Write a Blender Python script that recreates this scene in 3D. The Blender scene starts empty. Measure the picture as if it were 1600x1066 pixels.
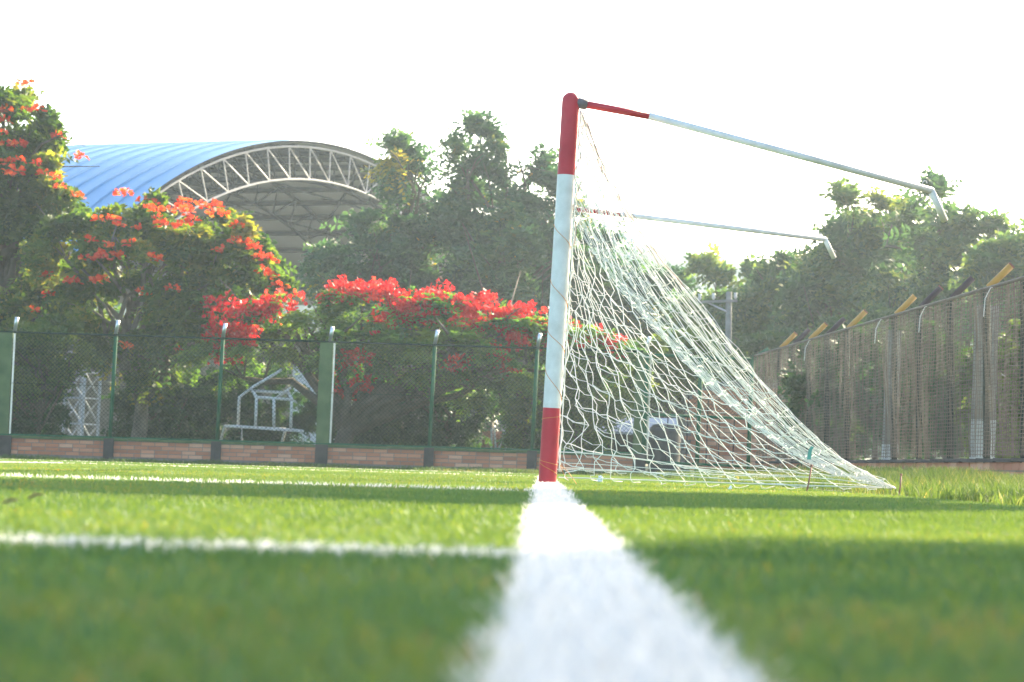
import bpy, math, random
import numpy as np
from mathutils import Vector, Matrix, Quaternion

random.seed(7)
rng = np.random.default_rng(11)
SC = bpy.context.scene
COL = SC.collection
R = math.radians

# ------------------------------------------------------------------ camera
F_PX = 3911.0                       # focal length in pixels of the 1600 px wide photograph (88 mm on 36 mm)
ROLL, PITCH = 0.042, math.atan(147.5 / F_PX)
EYE = Vector((0, 0, 0.088))
R0 = Vector((1, 0, 0)); U0 = Vector((0, -math.sin(PITCH), math.cos(PITCH))); FW = Vector((0, math.cos(PITCH), math.sin(PITCH)))
CR = math.cos(ROLL) * R0 + math.sin(ROLL) * U0
CU = -math.sin(ROLL) * R0 + math.cos(ROLL) * U0
cam = bpy.data.cameras.new('camera')
cam_o = bpy.data.objects.new('camera', cam); COL.objects.link(cam_o)
cam.sensor_width = 36; cam.lens = F_PX / 1600 * 36
cam.clip_start = 0.05; cam.clip_end = 2000
cam_o.matrix_world = Matrix(((CR.x, CU.x, -FW.x, EYE.x), (CR.y, CU.y, -FW.y, EYE.y), (CR.z, CU.z, -FW.z, EYE.z), (0, 0, 0, 1)))
cam.dof.use_dof = True; cam.dof.focus_distance = 15.9; cam.dof.aperture_fstop = 8.5
SC.camera = cam_o

# ------------------------------------------------------------------ light
SUN_AZ, SUN_EL = R(33), R(24)       # azimuth from +Y towards +X
SUN_DIR = Vector((math.sin(SUN_AZ) * math.cos(SUN_EL), math.cos(SUN_AZ) * math.cos(SUN_EL), math.sin(SUN_EL)))
w = bpy.data.worlds.new('World'); SC.world = w; w.use_nodes = True
nt = w.node_tree; bg = nt.nodes['Background']
sky = nt.nodes.new('ShaderNodeTexSky'); sky.sky_type = 'NISHITA'; sky.sun_disc = False
sky.sun_elevation = SUN_EL; sky.sun_rotation = SUN_AZ; sky.dust_density = 2.0; sky.air_density = 1.0; sky.ozone_density = 1.0
nt.links.new(sky.outputs[0], bg.inputs[0]); bg.inputs[1].default_value = 0.105
sl = bpy.data.lights.new('sun', 'SUN'); sl.energy = 4.0; sl.angle = R(0.53); sl.color = (1.0, 0.87, 0.60)
so = bpy.data.objects.new('sun', sl); COL.objects.link(so); so.rotation_euler = SUN_DIR.to_track_quat('Z', 'Y').to_euler()
so.location = SUN_DIR * 60
SC.view_settings.view_transform = 'Standard'; SC.view_settings.look = 'None'
SC.view_settings.exposure = 2.5; SC.view_settings.gamma = 1.0; SC.view_settings.use_curve_mapping = False
SC.render.engine = 'CYCLES'
cy = SC.cycles
cy.use_denoising = True
try: cy.denoiser = 'OPENIMAGEDENOISE'
except Exception: pass
cy.max_bounces = 8; cy.transmission_bounces = 6; cy.diffuse_bounces = 3; cy.glossy_bounces = 2; cy.volume_bounces = 1
cy.use_adaptive_sampling = True; cy.adaptive_threshold = 0.02
cy.caustics_reflective = False; cy.caustics_refractive = False

# ------------------------------------------------------------------ helpers
def ray(x, y):
    d = CR * (x - 800) + CU * (533 - y) + FW * F_PX
    return d / d.y
def P(x, y, Y):
    """the point of the place seen at photo pixel (x, y) whose distance along the pitch is Y"""
    return EYE + ray(x, y) * Y

def sstep(a, b, t):
    t = np.clip((t - a) / (b - a), 0, 1); return t * t * (3 - 2 * t)
def gline_x(Y): return 0.04 + 0.014 * Y
def gz(X, Y):
    X = np.asarray(X, float); Y = np.asarray(Y, float)
    z = -0.0129 * np.clip(Y, -20, 50) + 0.014 * np.clip(X, -14, 6)
    v = sstep(0.3, 2.8, X - gline_x(np.clip(Y, 0, 60)) - 1.5)
    z = z + v * 0.16 * sstep(15, 30, Y)
    return z
def gzf(X, Y): return float(gz(X, Y))

class MB:
    def __init__(s): s.v = []; s.f = []; s.m = []
    def add(s, vs, fs, mi=0):
        o = len(s.v); s.v += [tuple(p) for p in vs]
        for f in fs: s.f.append(tuple(i + o for i in f)); s.m.append(mi)
    def box(s, c, d, rot=0.0, mi=0):
        cs, sn = math.cos(rot), math.sin(rot); vs = []
        for z in (-.5, .5):
            for (x, y) in ((-.5, -.5), (.5, -.5), (.5, .5), (-.5, .5)):
                X, Y = x * d[0], y * d[1]
                vs.append((c[0] + X * cs - Y * sn, c[1] + X * sn + Y * cs, c[2] + z * d[2]))
        s.add(vs, [(3, 2, 1, 0), (4, 5, 6, 7), (0, 1, 5, 4), (1, 2, 6, 5), (2, 3, 7, 6), (3, 0, 4, 7)], mi)
    def tube(s, pts, r, n=6, cap=True, mi=0):
        pts = [Vector(p) for p in pts]; k = len(pts)
        rs = r if isinstance(r, (list, tuple)) else [r] * k
        vs = []; t0 = None; ref = None
        for i in range(k):
            t = (pts[min(i + 1, k - 1)] - pts[max(i - 1, 0)])
            if t.length < 1e-9: t = Vector((0, 0, 1))
            t.normalize()
            if ref is None:
                ref = t.orthogonal().normalized()
            else:
                ref = (ref - t * ref.dot(t))
                ref = ref.normalized() if ref.length > 1e-6 else t.orthogonal().normalized()
            b = t.cross(ref)
            for j in range(n):
                a = 2 * math.pi * j / n
                vs.append(pts[i] + (ref * math.cos(a) + b * math.sin(a)) * rs[i])
        fs = [(i * n + j, i * n + (j + 1) % n, (i + 1) * n + (j + 1) % n, (i + 1) * n + j) for i in range(k - 1) for j in range(n)]
        if cap:
            fs.append(tuple(reversed(range(n)))); fs.append(tuple((k - 1) * n + j for j in range(n)))
        s.add(vs, fs, mi)
    def ball(s, c, r, n=10, m=6, mi=0):
        vs = []; fs = []
        for i in range(m + 1):
            a = math.pi * i / m
            for j in range(n):
                b = 2 * math.pi * j / n
                vs.append((c[0] + r * math.sin(a) * math.cos(b), c[1] + r * math.sin(a) * math.sin(b), c[2] + r * math.cos(a)))
        for i in range(m):
            for j in range(n): fs.append((i * n + j, (i + 1) * n + j, (i + 1) * n + (j + 1) % n, i * n + (j + 1) % n))
        s.add(vs, fs, mi)
    def mesh(s, name, mats, smooth=False):
        me = bpy.data.meshes.new(name); me.from_pydata(s.v, [], s.f)
        for m in (mats if isinstance(mats, (list, tuple)) else [mats]): me.materials.append(m)
        me.polygons.foreach_set('material_index', s.m)
        me.polygons.foreach_set('use_smooth', [smooth] * len(s.f)); me.update()
        return me
    def build(s, name, mats, parent=None, smooth=False):
        return link(name, s.mesh(name, mats, smooth), parent)

def link(name, data, parent=None, loc=None, rot=None):
    o = bpy.data.objects.new(name, data); COL.objects.link(o)
    if parent is not None:
        o.parent = parent; o.matrix_parent_inverse = Matrix.Translation(-parent.location) if parent.rotation_euler.to_matrix() == Matrix.Identity(3) else parent.matrix_world.inverted()
    if loc is not None: o.location = loc
    if rot is not None: o.rotation_euler = rot
    return o
def tag(o, label=None, cat=None, group=None, kind=None):
    if label: o['label'] = label
    if cat: o['category'] = cat
    if group: o['group'] = group
    if kind: o['kind'] = kind
    return o
def thing(name, label, cat, loc=(0, 0, 0), group=None):
    o = bpy.data.objects.new(name, None); COL.objects.link(o); o.location = loc; o.empty_display_size = .2
    return tag(o, label, cat, group)
def np_mesh(name, verts, faces_n, faces, mat, tint=None, smooth=False):
    """verts (N,3); faces flat index array with faces_n corners each; tint per face"""
    me = bpy.data.meshes.new(name); nv = len(verts); nf = len(faces) // faces_n
    me.vertices.add(nv); me.vertices.foreach_set('co', np.ascontiguousarray(verts, np.float32).ravel())
    me.loops.add(len(faces)); me.loops.foreach_set('vertex_index', np.ascontiguousarray(faces, np.int32))
    me.polygons.add(nf); me.polygons.foreach_set('loop_start', np.arange(nf, dtype=np.int32) * faces_n)
    me.polygons.foreach_set('loop_total', np.full(nf, faces_n, np.int32))
    for m in (mat if isinstance(mat, (list, tuple)) else [mat]): me.materials.append(m)
    me.update(calc_edges=True)
    if tint is not None:
        a = me.attributes.new('tint', 'FLOAT', 'FACE'); a.data.foreach_set('value', np.ascontiguousarray(tint, np.float32))
    me.validate()
    return me

# ------------------------------------------------------------------ materials
def new_mat(name):
    m = bpy.data.materials.new(name); m.use_nodes = True; t = m.node_tree; t.nodes.clear()
    out = t.nodes.new('ShaderNodeOutputMaterial'); return m, t, out
def ramp(t, stops, fac):
    r = t.nodes.new('ShaderNodeValToRGB'); e = r.color_ramp.elements
    while len(e) < len(stops): e.new(.5)
    for i, (p, c) in enumerate(stops): e[i].position = p; e[i].color = (*c, 1)
    t.links.new(fac, r.inputs[0]); return r.outputs[0]
def mat(name, c, rough=.6, metal=0.0, var=.25, scale=6.0, c2=None, bump=.15, spec=.4, obj_random=False, coord='Object'):
    m, t, out = new_mat(name)
    b = t.nodes.new('ShaderNodeBsdfPrincipled'); b.inputs['Roughness'].default_value = rough; b.inputs['Metallic'].default_value = metal
    b.inputs['Specular IOR Level'].default_value = spec
    co = t.nodes.new('ShaderNodeTexCoord'); n = t.nodes.new('ShaderNodeTexNoise'); n.inputs['Scale'].default_value = scale; n.inputs['Detail'].default_value = 6
    t.links.new(co.outputs[coord], n.inputs['Vector'])
    if c2 is None: c2 = tuple(x * (1 - var) for x in c)
    fac = n.outputs[0]
    if obj_random:
        oi = t.nodes.new('ShaderNodeObjectInfo'); ad = t.nodes.new('ShaderNodeMath'); ad.operation = 'MULTIPLY_ADD'
        t.links.new(n.outputs[0], ad.inputs[0]); ad.inputs[1].default_value = .35; t.links.new(oi.outputs['Random'], ad.inputs[2])
        s2 = t.nodes.new('ShaderNodeMath'); s2.operation = 'MULTIPLY'; t.links.new(ad.outputs[0], s2.inputs[0]); s2.inputs[1].default_value = .74
        fac = s2.outputs[0]
        colr = ramp(t, obj_random, fac)
    else:
        colr = ramp(t, [(.3, c2), (.7, c)], fac)
    t.links.new(colr, b.inputs['Base Color'])
    if bump:
        n2 = t.nodes.new('ShaderNodeTexNoise'); n2.inputs['Scale'].default_value = scale * 6; t.links.new(co.outputs[coord], n2.inputs['Vector'])
        bp = t.nodes.new('ShaderNodeBump'); bp.inputs['Strength'].default_value = bump; bp.inputs['Distance'].default_value = .02
        t.links.new(n2.outputs[0], bp.inputs['Height']); t.links.new(bp.outputs[0], b.inputs['Normal'])
    t.links.new(b.outputs[0], out.inputs[0]); return m
def leaf_mat(name, stops, transl=.45, tcol=(1.35, 1.25, .55), rough=.55, spec=.25):
    m, t, out = new_mat(name)
    a = t.nodes.new('ShaderNodeAttribute'); a.attribute_name = 'tint'
    col = ramp(t, stops, a.outputs['Fac'])
    b = t.nodes.new('ShaderNodeBsdfPrincipled'); b.inputs['Roughness'].default_value = rough; b.inputs['Specular IOR Level'].default_value = spec
    t.links.new(col, b.inputs['Base Color'])
    tr = t.nodes.new('ShaderNodeBsdfTranslucent'); mul = t.nodes.new('ShaderNodeMix'); mul.data_type = 'RGBA'; mul.blend_type = 'MULTIPLY'
    mul.inputs['Factor'].default_value = 1; t.links.new(col, mul.inputs['A']); mul.inputs['B'].default_value = (*tcol, 1)
    mul.clamp_result = False
    t.links.new(mul.outputs['Result'], tr.inputs[0])
    mx = t.nodes.new('ShaderNodeMixShader'); mx.inputs[0].default_value = transl
    t.links.new(b.outputs[0], mx.inputs[1]); t.links.new(tr.outputs[0], mx.inputs[2]); t.links.new(mx.outputs[0], out.inputs[0])
    return m

M = {}
M['turf'] = leaf_mat('turf_fibre', [(0, (.032, .145, .088)), (.45, (.052, .225, .132)), (.8, (.085, .265, .138)), (1, (.18, .25, .14))], .5, (2.8, .90, .10), .5, .15)
M['white_fibre'] = leaf_mat('white_turf_fibre', [(0, (.62, .62, .60)), (1, (.80, .79, .76))], .4, (1, .97, .9), .5, .2)
M['long'] = leaf_mat('verge_grass', [(0, (.04, .085, .03)), (.6, (.085, .14, .05)), (.9, (.17, .19, .08)), (1, (.30, .25, .14))], .45, (1.6, 1.4, .6))
M['turf_base'] = mat('turf_backing', (.045, .17, .075), .9, c2=(.03, .12, .055), scale=14, bump=.6)
M['soil'] = mat('verge_soil', (.07, .085, .035), .95, c2=(.05, .06, .025), scale=3, bump=.5)
M['white_base'] = mat('line_backing', (.74, .73, .70), .9, c2=(.60, .60, .56), scale=30, bump=.5)
M['hill'] = mat('hill_forest', (.06, .10, .05), .95, c2=(.04, .07, .035), scale=.08, bump=0)
M['red'] = mat('red_paint', (.54, .035, .05), .5, c2=(.43, .025, .038), scale=9, bump=.05)
M['white'] = mat('white_paint', (.79, .75, .73), .48, c2=(.62, .58, .55), scale=11, bump=.05)
M['steel_white'] = mat('whitewashed_steel', (.62, .62, .60), .5, c2=(.42, .41, .39), scale=8)
M['cord'] = mat('net_cord', (.88, .84, .77), .75, c2=(.78, .74, .66), scale=20, bump=0)
M['orange'] = mat('orange_cord', (.75, .30, .08), .7, bump=0)
M['green'] = mat('green_paint', (.010, .11, .05), .75, c2=(.008, .08, .036), scale=5, spec=.15)
M['green_wire'] = mat('green_wire', (.004, .032, .018), .8, bump=0, spec=.1)
M['green_conc'] = mat('green_painted_concrete', (.10, .145, .055), .85, c2=(.055, .10, .035), scale=4, bump=.4)
M['galv'] = mat('galvanised', (.62, .64, .64), .3, .8, var=.2, bump=.05)
M['mortar'] = mat('mortar', (.22, .19, .16), .95, scale=20, bump=.5)
M['brick'] = mat('brick', (.4, .2, .12), .9, scale=9, bump=.5, obj_random=[(0, (.30, .125, .075)), (.4, (.46, .185, .10)), (.7, (.54, .25, .145)), (1, (.62, .38, .25))])
M['pier'] = mat('dark_pier', (.075, .065, .055), .9, c2=(.045, .04, .036), scale=9, bump=.5)
M['conc'] = mat('concrete', (.26, .25, .22), .9, c2=(.16, .15, .13), scale=5, bump=.4)
M['limewash'] = mat('limewash', (.62, .62, .58), .9, c2=(.45, .45, .41), scale=6, bump=.3)
M['roof_blue'] = mat('blue_roof_sheet', (.105, .30, .50), .45, c2=(.085, .26, .46), scale=.4, bump=.03, spec=.5)
M['ceil'] = mat('roof_underside', (.36, .345, .335), .7, c2=(.30, .29, .28), scale=.6, bump=.05)
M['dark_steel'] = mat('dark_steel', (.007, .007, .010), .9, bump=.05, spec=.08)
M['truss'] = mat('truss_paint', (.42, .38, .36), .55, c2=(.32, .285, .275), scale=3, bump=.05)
M['bark'] = mat('bark', (.13, .10, .075), .95, c2=(.06, .05, .038), scale=5, bump=.8)
M['bark_pale'] = mat('pale_bark', (.20, .165, .125), .95, c2=(.10, .08, .06), scale=5, bump=.8)
M['tulip_leaf'] = leaf_mat('tulip_leaf', [(0, (.020, .060, .022)), (.5, (.058, .115, .030)), (.85, (.13, .18, .040)), (1, (.24, .22, .06))], .5, (2.0, 1.8, .45))
M['flam_leaf'] = leaf_mat('flamboyant_leaf', [(0, (.026, .085, .036)), (.5, (.062, .155, .048)), (.85, (.12, .215, .055)), (1, (.15, .21, .05))], .5, (1.9, 1.8, .45))
M['dark_leaf'] = leaf_mat('dark_leaf', [(0, (.018, .056, .040)), (.5, (.044, .105, .062)), (.85, (.085, .155, .070)), (.97, (.10, .12, .045)), (1, (.40, .30, .05))], .45, (1.7, 1.7, .7))
M['far_leaf'] = leaf_mat('far_leaf', [(0, (.022, .065, .044)), (.5, (.055, .120, .066)), (.85, (.12, .18, .070)), (1, (.17, .21, .08))], .48, (1.6, 1.5, .55))
M['bush_leaf'] = leaf_mat('bush_leaf', [(0, (.025, .065, .02)), (.5, (.065, .125, .03)), (1, (.14, .19, .045))], .45, (1.7, 1.6, .45))
M['hedge_leaf'] = leaf_mat('hedge_leaf', [(0, (.016, .05, .026)), (.6, (.04, .095, .042)), (1, (.08, .13, .05))], .35, (1.5, 1.5, .5))
M['tulip_flower'] = leaf_mat('tulip_flower', [(0, (.48, .025, .012)), (.6, (.74, .075, .018)), (1, (.82, .22, .03))], .4, (1.4, 1.2, 1))
M['flam_flower'] = leaf_mat('flamboyant_flower', [(0, (.38, .012, .018)), (.6, (.62, .02, .025)), (1, (.80, .07, .04))], .4, (1.4, 1.2, 1))
M['dry'] = leaf_mat('dry_pod', [(0, (.10, .055, .03)), (1, (.20, .12, .07))], .2)
M['tan_net'] = mat('shade_net_cord', (.165, .120, .080), .8, c2=(.10, .072, .05), scale=3, bump=0)
M['yellow'] = mat('ochre_paint', (.46, .25, .03), .5, c2=(.36, .18, .025), scale=8)
M['dark_pipe'] = mat('dark_pipe', (.07, .05, .055), .8, bump=.05, spec=.15)
M['pinkwall'] = mat('pink_render', (.40, .20, .145), .9, c2=(.30, .14, .10), scale=2, bump=.3)
M['grey_roof'] = mat('grey_sheet', (.36, .38, .42), .6, scale=2)
M['plaster'] = mat('white_plaster', (.74, .75, .76), .9, c2=(.64, .65, .66), scale=2)
M['tank'] = mat('dark_plastic', (.03, .032, .035), .5)
M['paper'] = mat('paper', (.75, .78, .80), .8)
M['straw'] = mat('dry_straw', (.42, .30, .15), .8)
M['column_steel'] = mat('column_steel', (.26, .28, .30), .6)
M['twine'] = mat('faded_twine', (.55, .33, .27), .8, bump=0)
M['dark_post'] = mat('dark_green_post', (.022, .034, .028), .9, bump=0, spec=.05)
M['blue'] = mat('blue_plastic', (.03, .16, .42), .5)
M['rust'] = mat('rusty_rod', (.28, .12, .08), .8)
M['teal'] = mat('green_tape', (.14, .42, .32), .6, bump=0)
M['clamp'] = mat('weathered_clamp', (.16, .13, .14), .6)

# ------------------------------------------------------------------ ground
def grid_sheet(name, xs, ys, zoff, m, zfun=gz):
    X, Y = np.meshgrid(xs, ys); Z = zfun(X, Y) + zoff
    v = np.stack([X, Y, Z], -1).reshape(-1, 3); nx, ny = len(xs), len(ys)
    i = np.arange(ny - 1)[:, None] * nx + np.arange(nx - 1)[None]
    f = np.stack([i, i + 1, i + nx + 1, i + nx], -1).reshape(-1)
    me = np_mesh(name, v, 4, f, m); me.polygons.foreach_set('use_smooth', [True] * len(me.polygons))
    return link(name, me)
ysg = np.concatenate([[-24, -12, -6, -3], np.arange(-2, 60, 1.0), [62, 66, 72, 80, 90, 110, 150, 200, 280, 390]])
xsg = np.concatenate([[-195, -120, -80, -60, -45, -32, -24, -18, -14], np.arange(-12, 9, .5), [9, 10, 14, 20, 30, 45, 60, 80, 120, 195]])
tag(grid_sheet('ground', xsg, ysg, -.05, M['soil']), kind='structure')
# turf: from far left to 1.75 m behind the goal line, up to the fence
def turf_edge(Y): return gline_x(Y) + 1.85
def turf_sheet():
    ts = np.concatenate([np.linspace(-40, -8, 9), np.linspace(-7, -.5, 10)]); 
    Y = np.concatenate([[-14, -8, -4], np.arange(-2, 46.6, .75)]); rows = []
    for y in Y:
        e = turf_edge(max(y, 0)); xs = np.concatenate([ts, np.linspace(-.3, 1, 8)[:-1] * e if e > 0 else np.zeros(7), [e]])
        rows.append(np.stack([xs, np.full_like(xs, y), gz(xs, np.full_like(xs, y)) - .018], -1))
    v = np.array(rows); nx = v.shape[1]; ny = len(Y)
    i = np.arange(ny - 1)[:, None] * nx + np.arange(nx - 1)[None]
    f = np.stack([i, i + 1, i + nx + 1, i + nx], -1).reshape(-1)
    me = np_mesh('turf', v.reshape(-1, 3), 4, f, M['turf_base']); me.polygons.foreach_set('use_smooth', [True] * len(me.polygons))
    tag(link('turf', me), kind='structure')
turf_sheet()

# painted lines: (function giving distance across, half width, span)
GL_DIR = Vector((.014, 1, 0)).normalized(); GL_N = Vector((-1, .014, 0)).normalized()      # along / into the pitch
GL0 = Vector((.04, 0, 0))
def st(X, Y):     # coordinates: s along the goal line, t into the pitch
    dx = X - GL0.x; return dx * GL_DIR.x + Y * GL_DIR.y, dx * GL_N.x + Y * GL_N.y
LINES = [  # s0, s1, t0, t1
    (-8, 43, -.063, .063),                 # goal line
    (2.66, 2.77, .06, 14.0),             # line running off near the camera
    (10.22, 10.34, .06, 5.5), (28.6, 28.72, .06, 5.5),      # goal area
    (10.22, 28.72, 5.5, 5.62),
    (39.66, 39.78, .06, 16.5),
]
LINE_SLANT = {1: .0, 2: -.01}
def line_mask(X, Y, grow=0.0):
    s, t = st(X, Y); m = np.zeros(X.shape, bool)
    for k, (s0, s1, t0, t1) in enumerate(LINES):
        ss = s - LINE_SLANT.get(k, 0) * t
        m |= (ss > s0 - grow) & (ss < s1 + grow) & (t > t0 - grow) & (t < t1 + grow)
    return m
names = ['goal_line', 'short_pitch_line', 'goal_area_line', 'goal_area_line', 'goal_area_line', 'penalty_area_line']
for k, (s0, s1, t0, t1) in enumerate(LINES):
    ns = max(2, int((s1 - s0) / .5) + 1); ntt = max(2, int((t1 - t0) / .5) + 1)
    S, T = np.meshgrid(np.linspace(s0, s1, ns), np.linspace(t0, t1, ntt)); S = S + LINE_SLANT.get(k, 0) * T
    X = GL0.x + S * GL_DIR.x + T * GL_N.x; Y = S * GL_DIR.y + T * GL_N.y
    v = np.stack([X, Y, gz(X, Y) - .011], -1).reshape(-1, 3)
    i = np.arange(ntt - 1)[:, None] * ns + np.arange(ns - 1)[None]
    f = np.stack([i, i + 1, i + ns + 1, i + ns], -1).reshape(-1)
    tag(link(names[k], np_mesh(names[k], v, 4, f, M['white_base'])), kind='structure')

# ---- blades
def vnoise(X, Y, sc, seed):
    g = np.random.default_rng(seed).random((64, 64)); x = X * sc; y = Y * sc
    xi = np.floor(x).astype(int); yi = np.floor(y).astype(int); fx = x - xi; fy = y - yi
    fx = fx * fx * (3 - 2 * fx); fy = fy * fy * (3 - 2 * fy)
    a = g[yi % 64, xi % 64]; b = g[yi % 64, (xi + 1) % 64]; c = g[(yi + 1) % 64, xi % 64]; d = g[(yi + 1) % 64, (xi + 1) % 64]
    return (a * (1 - fx) + b * fx) * (1 - fy) + (c * (1 - fx) + d * fx) * fy
def blade_arrays(X, Y, h, wd, lean, zoff=0.0):
    n = len(X); Z = gz(X, Y) + zoff - .017
    a = rng.random(n) * 2 * np.pi; l = rng.random(n) * 2 * np.pi
    ex = np.cos(a) * wd / 2; ey = np.sin(a) * wd / 2
    lx = np.cos(l) * lean * h; ly = np.sin(l) * lean * h
    p0 = np.stack([X - ex, Y - ey, Z], -1); p1 = np.stack([X + ex, Y + ey, Z], -1)
    q0 = np.stack([X - ex * .8 + lx * .4, Y - ey * .8 + ly * .4, Z + h * .6], -1); q1 = np.stack([X + ex * .8 + lx * .4, Y + ey * .8 + ly * .4, Z + h * .6], -1)
    tp = np.stack([X + lx, Y + ly, Z + h], -1)
    return p0, p1, q0, q1, tp
def blade_mesh(name, m, sets):
    """sets: (X, Y, h, w, lean, tint, detailed)"""
    vs = []; fs = []; ti = []; o = 0
    for (X, Y, h, wd, lean, tint, det) in sets:
        p0, p1, q0, q1, tp = blade_arrays(X, Y, h, wd, lean); n = len(X)
        if det:
            v = np.stack([p0, p1, q1, q0, tp], 1).reshape(-1, 3); b = np.arange(n)[:, None] * 5 + o
            f = np.concatenate([b + [0, 1, 2], b + [0, 2, 3], b + [3, 2, 4]], 1); k = 3
        else:
            v = np.stack([p0, p1, tp], 1).reshape(-1, 3); b = np.arange(n)[:, None] * 3 + o; f = b + [0, 1, 2]; k = 1
        vs.append(v); fs.append(f.reshape(-1)); ti.append(np.repeat(tint, k)); o += len(v)
    return link(name, np_mesh(name, np.concatenate(vs), 3, np.concatenate(fs), m, np.concatenate(ti)))
def tint_of(X, Y, base=.42):
    return np.clip(base + .45 * (vnoise(X, Y, .7, 1) - .5) + .35 * (vnoise(X, Y, 4, 2) - .5) + rng.normal(0, .16, len(X)), 0, .98)
zones = [  # Y0, Y1, X0, X1, density, height, width, detailed
    (.45, 1.8, -.9, .9, 26000, .019, .0024, True), (1.8, 4.2, -1.8, 1.9, 14000, .019, .0028, True), (4.2, 8, -2.6, 2.6, 7500, .019, .0042, False),
    (8, 14, -4, 2.2, 3600, .020, .006, False), (14, 26, -5.5, 2.4, 1500, .020, .0095, False), (26, 46.5, -9, 2.7, 640, .021, .014, False)]
tset = []; wset = []; gset = []
for (Y0, Y1, X0, X1, den, h, wd, det) in zones:
    n = int((Y1 - Y0) * (X1 - X0) * den); X = rng.uniform(X0, X1, n); Y = rng.uniform(Y0, Y1, n)
    k = X < turf_edge(Y); X = X[k]; Y = Y[k]; n = len(X)
    jit = rng.normal(0, .006, n); lm = line_mask(X + jit, Y + rng.normal(0, .006, n))
    # worn paint: the short line has gaps
    worn = (vnoise(X, Y, 5.0, 5) > .86) & (Y > 2.5) & (Y < 9)
    lm &= ~worn
    hh = h * rng.uniform(.65, 1.15, n)
    g = ~lm
    tset.append((X[g], Y[g], hh[g], np.full(g.sum(), wd), rng.uniform(.2, .95, g.sum()), tint_of(X[g], Y[g]), det))
    wset.append((X[lm], Y[lm], hh[lm] * (1.0 if Y0 < 4 else 1.12 if Y0 < 8 else 1.4), np.full(lm.sum(), wd * 1.25), rng.uniform(.3, 1.0, lm.sum()), rng.random(lm.sum()), det))
tag(blade_mesh('turf_fibres', M['turf'], tset), 'short green artificial turf fibres covering the pitch', 'grass', kind='stuff')
tag(blade_mesh('white_turf_fibres', M['white_fibre'], wset), 'white turf fibres along the pitch lines', 'grass', kind='stuff')
# longer grass: verge behind the goal, strip at the wall's foot
def long_set(n, x0, x1, y0, y1, h, wd, cond, base=.5):
    X = rng.uniform(x0, x1, n); Y = rng.uniform(y0, y1, n); k = cond(X, Y); X = X[k]; Y = Y[k]; n = len(X)
    cl = .45 + 1.1 * vnoise(X, Y, 1.6, 9)
    t = np.clip(base + .6 * (vnoise(X, Y, 1.1, 4) - .5) + rng.normal(0, .2, n), 0, 1)
    return (X, Y, h * cl * rng.uniform(.5, 1.2, n), np.full(n, wd), rng.uniform(.15, .8, n), t, True)
right_x = lambda Y: 3.93 + (5.3 - 3.93) * (48 - Y) / 20.0
vs_ = [long_set(60000, 1.6, 7, 12, 30, .09, .006, lambda X, Y: (X > turf_edge(Y) - .15 + .5 * vnoise(X, Y, .8, 3)) & (X < right_x(Y) - .1)),
       long_set(30000, 1.6, 6, 30, 47.6, .09, .014, lambda X, Y: (X > turf_edge(Y) - .1) & (X < right_x(Y) - .1)),
       long_set(12000, 1.6, 4.5, 4, 12, .05, .008, lambda X, Y: X > turf_edge(Y)),
       long_set(24000, -13, 3, 45.2, 47.75, .075, .016, lambda X, Y: vnoise(X, Y, .9, 6) + (Y - 45.2) * .5 > .7)]
tag(blade_mesh('verge_grass', M['long'], vs_), 'longer rough grass on the verge behind the goal and along the wall foot', 'grass', kind='stuff')

# distant hill
def hillz(X, Y):
    b = np.exp(-((X - 22) / 60) ** 2) * 20 + np.exp(-((X + 60) / 70) ** 2) * 12 + np.exp(-((X - 100) / 50) ** 2) * 16
    r = np.exp(-((Y - 335) / 28) ** 2)
    return (b * 1.03 + 2.2 * vnoise(X, Y, .08, 21) + 1.0 * vnoise(X, Y, .4, 22)) * r + 1.2 + gz(X, Y) - 2
tag(grid_sheet('hill', np.linspace(-180, 180, 240), np.linspace(270, 385, 60), 0, M['hill'], hillz), kind='structure')

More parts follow.
